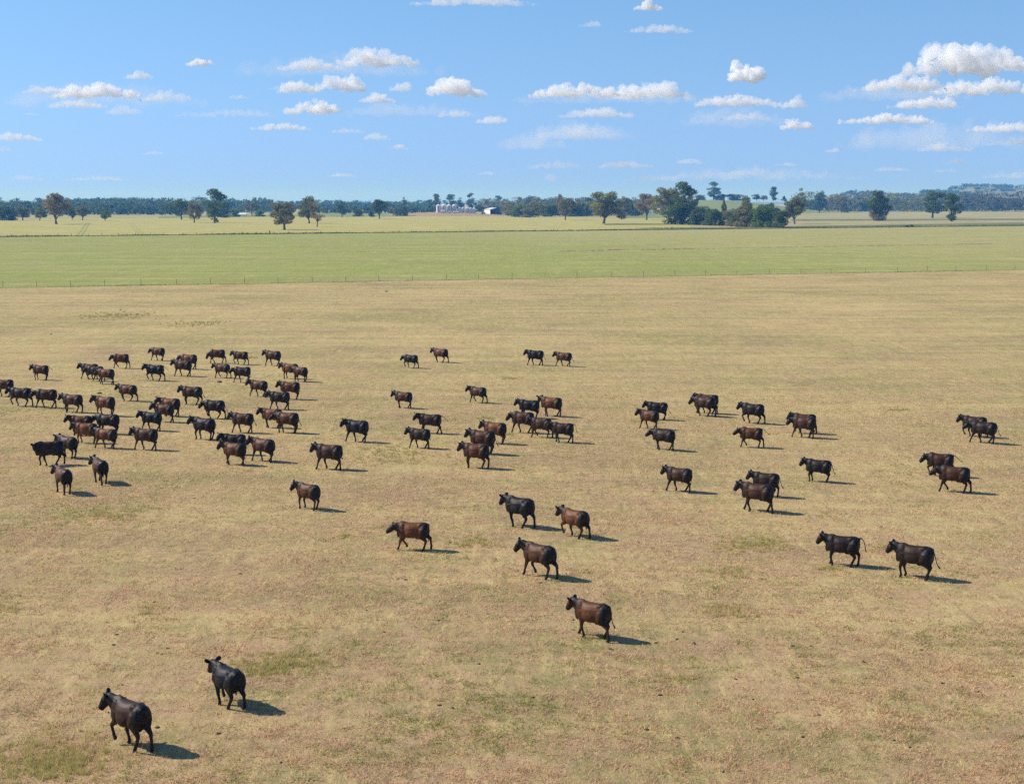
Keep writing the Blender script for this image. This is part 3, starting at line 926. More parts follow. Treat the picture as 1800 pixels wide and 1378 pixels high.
SILO_Y = 1660.0
def silo(px, w, top, base, label, group, hopper):
    k = SILO_Y / F_PX
    p = at_dist(px, base, SILO_Y)
    p.z = mound_z(p.x, p.y) - .05
    root = empty("grain_silo", p)
    tag(root, label, "silo", group)
    r, h = w * k / 2, (base - top) * k
    z0 = h * .16 if hopper else 0.0
    bm = bmesh.new(); cyl(bm, r, r, z0, h * .84, 24, 14)
    link("barrel", bm_mesh("barrel", bm), m_zinc, root)
    bm = bmesh.new(); cyl(bm, r * 1.04, r * .16, h * .842, h * .985, 24)
    rf = link("roof", bm_mesh("roof", bm), m_white if not hopper else m_zinc, root)
    bm = bmesh.new(); cyl(bm, r * .17, r * .14, h * .986, h * 1.02, 12)
    link("lid", bm_mesh("lid", bm), m_white, rf)
    if hopper:
        bm = bmesh.new(); cyl(bm, r * .2, r * .97, h * .05, z0 - .01, 24)
        link("hopper", bm_mesh("hopper", bm), m_zinc, root)
        for a in range(6):
            bm = bmesh.new()
            x, y = math.cos(a * math.pi / 3) * r * .9, math.sin(a * math.pi / 3) * r * .9
            box(bm, x - .09, x + .09, y - .09, y + .09, -.6, z0 + .02)
            link("leg", bm_mesh("leg", bm), m_steel, root)
    else:
        bm = bmesh.new(); cyl(bm, r * 1.08, r * 1.08, -.6, .25, 24)
        link("footing", bm_mesh("footing", bm), m_zinc, root)
        bm = bmesh.new(); box(bm, -.35, .35, -r - .16, -r - .02, .3, h * .84)
        link("ladder", bm_mesh("ladder", bm), m_wire, root)
for i, (px, lab) in enumerate(((770.8, "first large silo from the left, nearest the earth bank"), (780, "second large silo of the tall four"),
                               (789.2, "third large silo, above the white trailer"), (798.3, "fourth large silo, next to the small ones"))):
    silo(px, 8.2, 360, 374.5, lab, "tall grain silos", False)
for i, (px, lab) in enumerate(((807.5, "first small hopper silo beside the tall four"), (814, "second small hopper silo of the short row"),
                               (821, "middle small hopper silo of the short row"), (827.4, "fourth small hopper silo of the short row"),
                               (833.6, "last small hopper silo at the right end of the row"))):
    silo(px, 5.9, 365, 375.2, lab, "small hopper silos", True)

def gable_shed(name, label, x, Y, W, D, H, RZ, wall_m, roof_m, open_front, rz=0.0, z=0.0, bays=0, windows=0):
    root = empty(name, (x, Y, z), rz)
    tag(root, label, "shed" if name != "farmhouse" else "house")
    t = .12
    def part(nm, fn, m, par=root):
        bm = bmesh.new(); fn(bm)
        return link(nm, bm_mesh(nm, bm), m, par)
    part("wall", lambda b: box(b, -W / 2, -W / 2 + t, 0, D, -.6, H), wall_m)
    part("wall", lambda b: box(b, W / 2 - t, W / 2, 0, D, -.6, H), wall_m)
    part("wall", lambda b: box(b, -W / 2 + t, W / 2 - t, D - t, D, -.6, H), m_darkin if open_front else wall_m)
    if not open_front:
        fw = part("wall", lambda b: box(b, -W / 2 + t, W / 2 - t, 0, t, -.6, H), wall_m)
        for q in range(windows):
            xx = -W / 2 + W * (q + .7) / (windows + .4)
            wnd = part("window", lambda b: box(b, xx - .9, xx + .9, -.06, -.002, H * .35, H * .8), m_white, fw)
            part("pane", lambda b: box(b, xx - .78, xx + .78, -.09, -.062, H * .4, H * .76), m_pane, fw)
    else:
        for q in range(bays + 1):
            xx = -W / 2 + t + .15 + (W - 2 * t - .3) * q / max(1, bays)
            part("post", lambda b: box(b, xx - .12, xx + .12, .02, .28, -.6, H - .003), m_steel)
    rise = RZ
    for s in (-1, 1):
        bm = bmesh.new()
        e = W / 2 + .35
        pts = [(s * e, -.5, H - .1), (s * .01, -.5, H + rise), (s * .01, D + .5, H + rise), (s * e, D + .5, H - .1)]
        v = [bm.verts.new(q) for q in pts] + [bm.verts.new((q[0], q[1], q[2] + .12)) for q in pts]
        for f in ((0, 1, 2, 3), (4, 5, 6, 7), (0, 1, 5, 4), (1, 2, 6, 5), (2, 3, 7, 6), (3, 0, 4, 7)):
            bm.faces.new([v[i] for i in f])
        link("roof", bm_mesh("roof", bm), roof_m, root)
    for yy in (.01, D - .13):
        bm = bmesh.new()
        a = [bm.verts.new((-W / 2 + t, yy, H + .004)), bm.verts.new((W / 2 - t, yy, H + .004)), bm.verts.new((0, yy, H + rise - .12))]
        b = [bm.verts.new((q.co.x, yy + .12, q.co.z)) for q in a]
        bm.faces.new(a); bm.faces.new(b)
        for i in range(3): bm.faces.new((a[i], a[(i + 1) % 3], b[(i + 1) % 3], b[i]))
        link("gable", bm_mesh("gable", bm), m_darkin if (open_front and yy < 1) else wall_m, root)
    return root
k = 1700 / F_PX
gable_shed("farm_shed", "large open fronted farm shed with a white side wall", at_dist(872.5, 376, 1690).x, 1690, 24 * k, 15, 5.6, 2.0, m_white, m_zinc, True, R(27), 0.7, 2)
k = 1600 / F_PX
gable_shed("white_roofed_shed", "low shed with a long white roof among the left trees", at_dist(433, 380, 1600).x, 1600, 6.0, 11.0, 1.5, 1.5, m_white, m_white, False, R(90), 0.0, 0)
gable_shed("long_shed", "long pale shed behind the mauve gum and the dark conifer", at_dist(1119, 374, 1900).x, 1900, 12, 18, 3.6, 1.4, m_white, m_zinc, False, R(-75), 0.2, 0)
gable_shed("farmhouse", "pink brick farmhouse with a blue grey roof under the domed gum", at_dist(1168, 366, 2050).x, 2050, 13, 12, 3.0, 2.6, m_brick, m_roofb, False, R(12), 4.5, 0, 3)

def trailer():
    Y = 1630
    p = at_dist(791.5, 377, Y); p.z = mound_z(p.x, p.y)
    root = empty("trailer", p); tag(root, "bright white box trailer parked in front of the silos", "trailer")
    bm = bmesh.new(); box(bm, -2.4, 2.4, -1.1, 1.1, .9, 2.6); link("body", bm_mesh("body", bm), m_white, root)
    for x in (-1.3, -.3):
        for y in (-1.0, 1.0):
            bm = bmesh.new(); blob(bm, (x, y, .45), (.45, .14, .45), 2); link("wheel", bm_mesh("wheel", bm, True), m_tyre, root)
    bm = bmesh.new(); box(bm, 2.41, 3.6, -.08, .08, .75, .9); link("drawbar", bm_mesh("drawbar", bm), m_steel, root)
def tank(px, py, L, r, label):
    Y = 1632
    p = at_dist(px, py, Y); p.z = mound_z(p.x, p.y)
    root = empty("storage_tank", p); tag(root, label, "tank", "grey tanks by the silos")
    bm = bmesh.new(); tube(bm, [(-L / 2, 0, r + .3), (-L / 2 + .3, 0, r + .3), (L / 2 - .3, 0, r + .3), (L / 2, 0, r + .3)], [r * .7, r, r, r * .7], 16)
    link("barrel", bm_mesh("barrel", bm), m_zinc, root)
    for x in (-L * .3, L * .3):
        bm = bmesh.new(); box(bm, x - .15, x + .15, -r * .7, r * .7, -.6, .7); link("leg", bm_mesh("leg", bm), m_steel, root)
def tractor():
    Y = 1640
    p = at_dist(849, 376.5, Y); p.z = mound_z(p.x, p.y) + .2
    root = empty("tractor", p); tag(root, "red machine with a white cab beside the open farm shed", "tractor")
    bm = bmesh.new(); box(bm, .2, 2.8, -.6, .6, .8, 1.9); link("bonnet", bm_mesh("bonnet", bm), m_red, root)
    bm = bmesh.new(); box(bm, -1.4, .19, -.8, .8, .9, 2.2); link("body", bm_mesh("body", bm), m_red, root)
    bm = bmesh.new(); box(bm, -1.3, .1, -.75, .75, 2.21, 3.0); cb = link("cab", bm_mesh("cab", bm), m_pane, root)
    bm = bmesh.new(); box(bm, -1.5, .3, -.9, .9, 3.01, 3.3); link("cab_roof", bm_mesh("cab_roof", bm), m_white, cb)
    for x, r in ((-.8, .95), (2.1, .6)):
        for y in (-1.05, 1.05):
            bm = bmesh.new(); blob(bm, (x, y, r - .25), (r, .26, r), 2); link("wheel", bm_mesh("wheel", bm, True), m_tyre, root)
trailer(); tractor()
tank(778.5, 377, 4.6, 1.5, "rounded grey tank at the foot of the first two silos")
tank(802, 377.5, 6.5, .9, "long low grey tank right of the white trailer")

# ---------------------------------------------------------------- fences
POSTS = [5, 64, 124, 184, 248, 310, 370, 430, 489, 549, 608, 666, 725, 785, 841, 900, 958, 1014, 1075, 1131, 1186, 1240, 1295, 1352,
         1407, 1460, 1521, 1577, 1629, 1679, 1733, 1783]
def on_line(px, a, b):
    """point of the ground line a-b seen in the column px"""
    d = ray(px, 500); d.z = 0
    n = Vector((-(b - a).y, (b - a).x, 0))
    return d * (a.dot(n) / d.dot(n))
fence = empty("wire_fence", FENCE0); tag(fence, "wire fence on thin steel posts between the dry and the green paddock", "fence")
rng = random.Random(5)
bmp = bmesh.new(); box(bmp, -.028, .028, -.028, .028, -.1, 1.2); pm = bm_mesh("post", bmp)
pm.materials.append(m_steel)
xs = POSTS + [1837, 1890, -54, -112]
for px in xs:
    p = on_line(px, fA, fB)
    o = link("post", pm, None, fence, p - FENCE0)
    o.rotation_euler = (rng.uniform(-.04, .04), rng.uniform(-.05, .05), rng.uniform(0, 3))
    o.scale = (1, 1, rng.uniform(.85, 1.05))
for z in (.3, .55, .8, 1.05):
    bm = bmesh.new()
    a, b = Vector((0, 0, z)), FENCE1 - FENCE0 + Vector((0, 0, z))
    tube(bm, [a, a.lerp(b, .5), b], [.006] * 3, 4, (0, 0, 1))
    link("wire", bm_mesh("wire", bm), m_wire, fence)
# low spoil and grass line under the fence
pa = [FENCE0.lerp(FENCE1, i / 420) + Vector((0, -.6, 0)) for i in range(421)]
o = link("earth_bank", ridge_mesh("earth_bank", pa, 0.07, 0.8, 6, 0.4), m_bank); tag(o, kind='structure')

def tuft_strip(name, a, b, width, n, h, cols, label, seed, patch=0.0):
    """rank grass along a line: many narrow upright blades in clumps"""
    rn = np.random.default_rng(seed)
    t = rn.uniform(0, 1, n)
    off = rn.normal(0, width / 2.2, n)
    d = np.array((b - a).normalized()); nr = np.array((-d[1], d[0], 0))
    P = np.array(a)[None, :] + (np.array(b) - np.array(a))[None, :] * t[:, None] + nr[None, :] * off[:, None]
    hh = h * rn.uniform(.45, 1.15, n)
    L = float((b - a).length)
    cl = np.array([0.75 + 0.75 * noise.noise((tt * L * .03, seed, 0)) + .25 * noise.noise((tt * L * .2, seed, 4)) for tt in t])
    hh *= np.clip(cl, .25, 1.8)
    an = rn.uniform(0, math.pi, n)
    w = rn.uniform(.15, .4, n) * h
    s = np.stack([np.cos(an), np.sin(an), np.zeros(n)], 1) * w[:, None]
    tip = np.stack([rn.normal(0, .25, n) * hh, rn.normal(0, .25, n) * hh, hh], 1)
    V = np.stack([P - s, P + s, P + tip], 1).reshape(-1, 3)
    me = bpy.data.meshes.new(name)
    me.vertices.add(3 * n); me.vertices.foreach_set('co', V.astype(np.float32).ravel())
    me.loops.add(3 * n); me.loops.foreach_set('vertex_index', np.arange(3 * n, dtype=np.int32))
    me.polygons.add(n); me.polygons.foreach_set('loop_start', np.arange(0, 3 * n, 3, dtype=np.int32))
    me.update(calc_edges=True)
    o = link(name, me, m_leaf)
    o.color = (*cols, 1)
    tag(o, label, "grass", None, 'stuff')
    return o
tuft_strip("tall_grass", HED0, HED1, 3.0, 26000, .85, (.13, .16, .05), "dark strip of rank grass between the green paddock and the crop", 3)
tuft_strip("tall_grass", G(1130, 402) + Vector((0, 4, 0)), HED1 + Vector((0, 12, 0)), 14, 14000, .5, (.16, .17, .07), "grey green weedy strip in front of the right pasture", 4)
o = tuft_strip("tall_grass", FENCE0, FENCE1, .5, 9000, .22, (.24, .26, .09), "thin line of longer grass under the wire fence", 5)
bf = empty("boundary_fence", HED0); tag(bf, "distant post fence along the dark grass strip", "fence")
bm = bmesh.new(); box(bm, -.08, .08, -.08, .08, -.1, 1.25); pm2 = bm_mesh("post", bm); pm2.materials.append(m_timber)
for i in range(70):
    px = -30 + i * 27 + rng.uniform(-5, 5)
    p = on_line(px, hA, hB) + Vector((0, -1.5, 0))
    link("post", pm2, None, bf, p - HED0)
bm = bmesh.new()
for z in (.5, 1.05):
    a, b = Vector((0, -1.5, z)), HED1 - HED0 + Vector((0, -1.5, z))
    tube(bm, [a, a.lerp(b, .5), b], [.006] * 3, 4, (0, 0, 1))
link("wire", bm_mesh("wire", bm), m_wire, bf)
for px, py, lab in ((474, 410, "short thick dark post by the grass strip, left of centre"), (1181, 402.5, "short thick dark post in the grass strip before the tall grove"),
                    (1563, 401.5, "stubby dark post at the edge of the tan strip near the two far cattle")):
    bm = bmesh.new(); cyl(bm, .34, .30, -.1, 1.2, 10)
    o = link("strainer_post", bm_mesh("strainer_post", bm), m_timber, None, G(px, py)); tag(o, lab, "post", "thick posts along the grass strip")
# ---------------------------------------------------------------- cattle
def hide_material():
    n = N("cow_hide")
    oi = n.new('ShaderNodeObjectInfo')
    at = n.new('ShaderNodeVertexColor', layer_name="coat")
    sp = n.new('ShaderNodeSeparateColor'); n.put(sp.inputs[0], at.outputs['Color'])
    cs = n.new('ShaderNodeSeparateColor'); n.put(cs.inputs[0], oi.outputs['Color'])
    p = n.obj()
    f1 = n.noise(p, 3.0, 4, 0.6)
    f2 = n.noise(n.scale(p, (1.0, 1.0, 0.35)), 60.0, 2, 0.6)
    brown = n.mix(f1, (0.130, 0.042, 0.010), (0.215, 0.078, 0.020))
    black = n.mix(f1, (0.0035, 0.0033, 0.0036), (0.008, 0.0066, 0.0064))
    k = n.math('MULTIPLY', sp.outputs[0], cs.outputs[0])
    k = n.math('MULTIPLY', k, n.math('ADD', 0.70, n.math('MULTIPLY', f1, 0.6)), clamp=True)
    c = n.mix(k, black, brown)
    c = n.mix(n.math('MULTIPLY', n.ss(f2, .45, .7), .35), c, (0.010, 0.006, 0.005))
    b = n.bsdf(c, n.math('ADD', 0.38, n.math('MULTIPLY', f2, 0.30)), 0.25, n.bump(n.math('ADD', f2, n.math('MULTIPLY', f1, 1.0)), 0.4, 0.012))
    return n.m
m_hide = hide_material()
m_hoof = flat_mat("hoof", (0.035, 0.030, 0.027), 0.6, 0.3, 0.2, 20)
m_eye = flat_mat("cow_eye", (0.012, 0.008, 0.006), 0.4, 0.6, 0.05, 20)
m_tag_red = flat_mat("red_ear_tag", (0.62, 0.045, 0.02), 0.5, 0.4, 0.05, 20)

def ik(a, b, l1, l2, bend):
    """middle joint of a two bone chain in the x-z plane; bend +1 forwards, -1 backwards"""
    d = Vector((b.x - a.x, 0, b.z - a.z))
    L = min(d.length, (l1 + l2) * .999)
    u = d.normalized()
    q = (l1 * l1 - l2 * l2 + L * L) / (2 * L)
    hgt = math.sqrt(max(0, l1 * l1 - q * q))
    n = Vector((-u.z, 0, u.x))
    if n.x * bend < 0: n = -n
    m = Vector((a.x, 0, a.z)) + u * q + n * hgt
    end = Vector((a.x, 0, a.z)) + u * L
    return m, end

LEGS = [  # fore left dx lift, fore right, hind left, hind right
 (.03, 0, -.06, 0, -.04, 0, .09, 0),
 (.27, 0, -.22, 0, -.20, 0, .22, 0),
 (-.22, 0, .16, .13, .24, 0, -.22, 0),
 (.15, .14, -.16, 0, .12, 0, -.26, .02),
 (-.18, 0, .26, 0, -.30, .02, .10, 0),
 (.22, 0, -.10, .08, .02, 0, -.28, .05),
 (-.05, 0, .10, 0, .14, 0, -.12, 0),
 (.30, .03, -.26, 0, -.10, 0, .26, .04),
 (-.26, 0, .05, 0, -.22, .06, .20, 0)]
HEADS = {'A': (1.18, 0, 0, 44), 'B': (1.21, 14, 30, 46), 'C': (1.04, 4, 5, 40), 'D': (1.20, -12, -24, 46),
         'G': (0.78, 6, 8, 58), 'T': (1.14, 40, 90, 46), 'P': (1.05, 6, 8, 28)}
TAILS = {'hang': [(-.745, 0, 1.19), (-.815, 0, 1.06), (-.825, .02, .85), (-.81, .03, .65), (-.80, .04, .50), (-.79, .04, .40)],
         'swish': [(-.745, 0, 1.19), (-.83, 0, 1.10), (-.92, .03, .88), (-1.00, .05, .68), (-1.09, .06, .56), (-1.17, .07, .52)],
         'curl': [(-.745, 0, 1.19), (-.82, .01, 1.03), (-.84, .05, .80), (-.86, .14, .64), (-.95, .20, .62), (-1.00, .20, .70)],
         'raise': [(-.745, 0, 1.19), (-.86, 0, 1.22), (-1.00, .01, 1.10), (-1.06, .02, .90), (-1.09, .03, .74), (-1.16, .05, .66)],
         'out': [(-.745, 0, 1.19), (-.86, 0, 1.19), (-1.02, 0, 1.08), (-1.17, .01, .95), (-1.29, .02, .90), (-1.38, .02, .88)]}
BODY = [(-.80, 1.13, .86, .13), (-.765, 1.20, .74, .215), (-.67, 1.252, .65, .265), (-.54, 1.268, .61, .275), (-.40, 1.262, .575, .255),
        (-.24, 1.248, .575, .28), (-.06, 1.238, .55, .325), (.12, 1.238, .54, .335), (.28, 1.245, .55, .295), (.40, 1.265, .54, .245),
        (.52, 1.28, .555, .225), (.63, 1.255, .575, .215), (.72, 1.18, .61, .185), (.785, 1.06, .69, .12)]
def cow_mesh(leg, head, tail, near=True):
    bm = bmesh.new()
    n = 18
    rings = []
    for (x, zt, zb, hw) in BODY:
        zc, hh = (zt + zb) / 2, (zt - zb) / 2
        ring = []
        for k in range(n):
            a = 2 * math.pi * k / n
            ca, sa = math.cos(a), math.sin(a)
            e = .82
            y = hw * math.copysign(abs(ca) ** e, ca)
            z = hh * math.copysign(abs(sa) ** (.92 if sa > 0 else .85), sa)
            if sa > 0.3: y *= 1 - .22 * (sa - .3)
            ring.append(bm.verts.new((x, y, zc + z)))
        rings.append(ring)
    for a, b in zip(rings, rings[1:]):
        for k in range(n):
            bm.faces.new((a[k], a[(k + 1) % n], b[(k + 1) % n], b[k]))
    bm.faces.new(rings[0][::-1]); bm.faces.new(rings[-1])
    # muscle and bone under the hide
    for s in (-1, 1):
        blob(bm, (.47, s * .165, .90), (.18, .105, .33))
        blob(bm, (.56, s * .165, .80), (.13, .10, .17))
        blob(bm, (-.59, s * .185, .86), (.205, .135, .33))
        blob(bm, (-.50, s * .17, .72), (.15, .12, .20))
        blob(bm, (-.43, s * .135, 1.165), (.16, .095, .085))
        blob(bm, (-.72, s * .085, 1.12), (.10, .08, .09))
        blob(bm, (.04, s * .215, .80), (.33, .145, .22))
    blob(bm, (.50, 0, 1.235), (.20, .09, .065))
    blob(bm, (.70, 0, .70), (.12, .11, .16))
    blob(bm, (-.22, 0, .56), (.13, .055, .07))
    blob(bm, (-.42, 0, .585), (.15, .13, .10))
    # neck and head
    pz, ny, hy, hp = HEADS[head]
    ny, hy, hp = R(ny), R(hy), R(hp)
    base = Vector((.50, 0, 1.00))
    d = Vector((.51, 0, pz - 1.00))
    d = Matrix.Rotation(ny, 3, 'Z') @ d
    poll = base + d
    sd = Matrix.Rotation(ny, 3, 'Z') @ Vector((0, 1, 0))
    c1 = base + d * .45 + Vector((0, 0, -.015))
    tube(bm, [base - d.normalized() * .10, base + d * .15, c1, base + d * .78, poll - d.normalized() * .01 - Vector((0, 0, .05))],
         [(.19, .29), (.18, .27), (.15, .22), (.128, .17), (.11, .135)], 14, sd)
    rot = Matrix.Rotation(ny + hy, 3, 'Z') @ Matrix.Rotation(hp, 3, 'Y')
    hs = rot @ Vector((0, 1, 0)); hf = rot @ Vector((1, 0, 0)); hu = rot @ Vector((0, 0, 1))
    def hpnt(x, y, z): return poll + hf * x + hs * y + hu * z
    tube(bm, [hpnt(-.07, 0, -.03), hpnt(-.01, 0, -.035), hpnt(.10, 0, -.055), hpnt(.195, 0, -.075), hpnt(.285, 0, -.085), hpnt(.345, 0, -.085), hpnt(.39, 0, -.085)],
         [(.09, .09), (.128, .122), (.140, .150), (.120, .138), (.100, .112), (.106, .104), (.09, .082)], 14, hs)
    blob(bm, hpnt(-.03, 0, .055), (.075, .06, .05))                      # poll
    for s in (-1, 1):
        # ears: a cupped leaf out to the side, a little back and up
        e0 = hpnt(-.01, s * .085, .02)
        e1 = hpnt(-.045, s * .175, .045); e2 = hpnt(-.075, s * .255, .065); e3 = hpnt(-.09, s * .31, .065)
        tube(bm, [e0, e1, e2, e3], [(.038, .042), (.038, .092), (.032, .085), (.022, .038)], 10, hf)
        blob(bm, hpnt(.085, s * .105, .012), (.036, .03, .03), 1)         # brow
    # legs
    L = LEGS[leg]
    for q, s in ((0, 1), (1, -1)):
        dx, lf = L[2 * q], L[2 * q + 1]
        y = s * .165
        el = Vector((.43 + dx * .22, 0, .68)); ft = Vector((.46 + dx, 0, .105 + lf))
        kn, ft = ik(el, ft, .32, .285, 1)
        hd = Vector((.045 - lf * .75, 0, -.075 if lf < .05 else -.07))
        P = [Vector((.44, 0, .95)), el, el.lerp(kn, .55), kn, kn.lerp(ft, .5), ft, ft + hd * .75, ft + hd * 1.35]
        P = [Vector((p.x, y * (1.04 if i < 2 else .97), p.z)) for i, p in enumerate(P)]
        tube(bm, P, [(.12, .175), (.104, .14), (.073, .090), (.060, .066), (.045, .047), (.053, .055), (.055, .059), (.062, .072)], 12, (0, 1, 0))
    for q, s in ((2, 1), (3, -1)):
        dx, lf = L[2 * q], L[2 * q + 1]
        y = s * .17
        st = Vector((-.42 + dx * .28, 0, .735)); ft = Vector((-.60 + dx, 0, .11 + lf))
        hk, ft = ik(st, ft, .40, .365, -1)
        hd = Vector((.05 - lf * .5, 0, -.08))
        P = [Vector((-.55, 0, 1.0)), Vector((-.54, 0, .86)) + Vector((dx * .1, 0, 0)), st, st.lerp(hk, .55), hk, hk.lerp(ft, .45), ft, ft + hd * .75, ft + hd * 1.32]
        P = [Vector((p.x, y * (1.06 if i < 3 else .95), p.z)) for i, p in enumerate(P)]
        tube(bm, P, [(.135, .23), (.155, .24), (.14, .195), (.086, .115), (.060, .082), (.047, .056), (.055, .061), (.056, .062), (.063, .074)], 12, (0, 1, 0))
    # tail, set into the rump
    T = [Vector(p) for p in TAILS[tail]]
    tube(bm, [Vector((-.66, 0, 1.215))] + T, [.045, .040, .031, .027, .026, .034, .016], 8, (.2, 1, .1))
    blob(bm, T[-2].lerp(T[-1], .3), (.036, .034, .07), 1)
    me = remeshed(bm, .0225 if near else .034, 6 if near else 2, "cow")
    # ground the lowest hoof, then coat colour, hooves and eyes
    nv = len(me.vertices)
    co = np.empty(nv * 3, np.float32); me.vertices.foreach_get('co', co); co = co.reshape(-1, 3)
    co[:, 2] -= co[:, 2].min() + .03
    me.vertices.foreach_set('co', co.ravel())
    x, y, z = co[:, 0], co[:, 1], co[:, 2]
    sm = lambda v, a, b: np.clip((v - a) / (b - a), 0, 1)
    m = sm(x, -.60, -.30) * .95 + .05
    m *= 1 - .88 * sm(x, .42, .66)
    legw = 1 - sm(z, .45, .62)
    m = m * (1 - legw) + legw * .75 * sm(z, .02, .40)
    m *= 1 - .25 * sm(np.abs(z - 1.02), .16, .22) * (x < .5)
    at = me.color_attributes.new("coat", 'FLOAT_COLOR', 'POINT')
    cc = np.ones((nv, 4), np.float32); cc[:, 0] = m; cc[:, 1] = 0
    at.data.foreach_set('color', cc.ravel())
    me.materials.clear()
    me.materials.append(m_hide); me.materials.append(m_hoof); me.materials.append(m_eye)
    npoly = len(me.polygons)
    cen = np.empty(npoly * 3, np.float32); me.polygons.foreach_get('center', cen); cen = cen.reshape(-1, 3)
    mi = np.zeros(npoly, np.int32); mi[cen[:, 2] < .045] = 1
    for s in (-1, 1):
        e = np.array(hpnt(.105, s * .122, .005)); e[2] -= 0.0
        mi[np.linalg.norm(cen - e, axis=1) < .034] = 2
    me.polygons.foreach_set('material_index', mi)
    me.polygons.foreach_set('use_smooth', np.ones(npoly, bool))
    me.update()
    ear = {s: (hpnt(-.03, s * .19, .0), hs * s, hf) for s in (-1, 1)}
    return me, ear

COWS_CACHE = {}
HERD = "cattle of the herd crossing the dry paddock"
def cow(px, py, hd, tone, leg, head, tail, label, tags=0, scale=1.0, group=HERD):
    key = (leg, head, tail, py > 840)
    if key not in COWS_CACHE:
        COWS_CACHE[key] = cow_mesh(*key)
    me, ear = COWS_CACHE[key]
    p = G(px, py)
    o = bpy.data.objects.new("cow", me)
    COL.objects.link(o)
    rng = random.Random(int(px * 13 + py * 7))
    o.location = (p.x, p.y, 0)
    # headings were read against the line of sight, so add the bearing of the cow
    o.rotation_euler = (0, 0, R(hd) - math.atan2(p.x, p.y))
    s = scale * rng.uniform(.93, 1.06)
    o.scale = (s * rng.uniform(.89, .95), s * rng.uniform(.95, 1.05), s * rng.uniform(1.03, 1.09))
    o.color = (min(1.35, tone * 1.25), rng.random(), 0, 1)
    tag(o, label, "cow", group)
    if tags:
        for sd in ((1,) if tags == 1 else (1, -1)):
            e, sv, hf = ear[sd]
            bm = bmesh.new()
            c = e + hf * .03 + Vector((0, 0, -.05))
            u = Vector((0, 0, 1)); w = (sv.cross(u)).normalized(); t = hf.normalized()
            a = sv.normalized()
            v = []
            for dz, ww in ((.045, .018), (.0, .036), (-.06, .034)):
                for g in (-1, 1):
                    for h in (-.006, .006):
                        v.append(bm.verts.new(c + u * dz + a * (g * ww) + t * h))
            for r0 in (0, 4):
                for f in ((0, 1, 5, 4), (2, 3, 7, 6), (0, 2, 6, 4), (1, 3, 7, 5)):
                    bm.faces.new([v[r0 + i] for i in f])
            bm.faces.new([v[i] for i in (0, 1, 3, 2)]); bm.faces.new([v[i] for i in (8, 9, 11, 10)])
            link("ear_tag", bm_mesh("ear_tag", bm), m_tag_red, o)
    return o

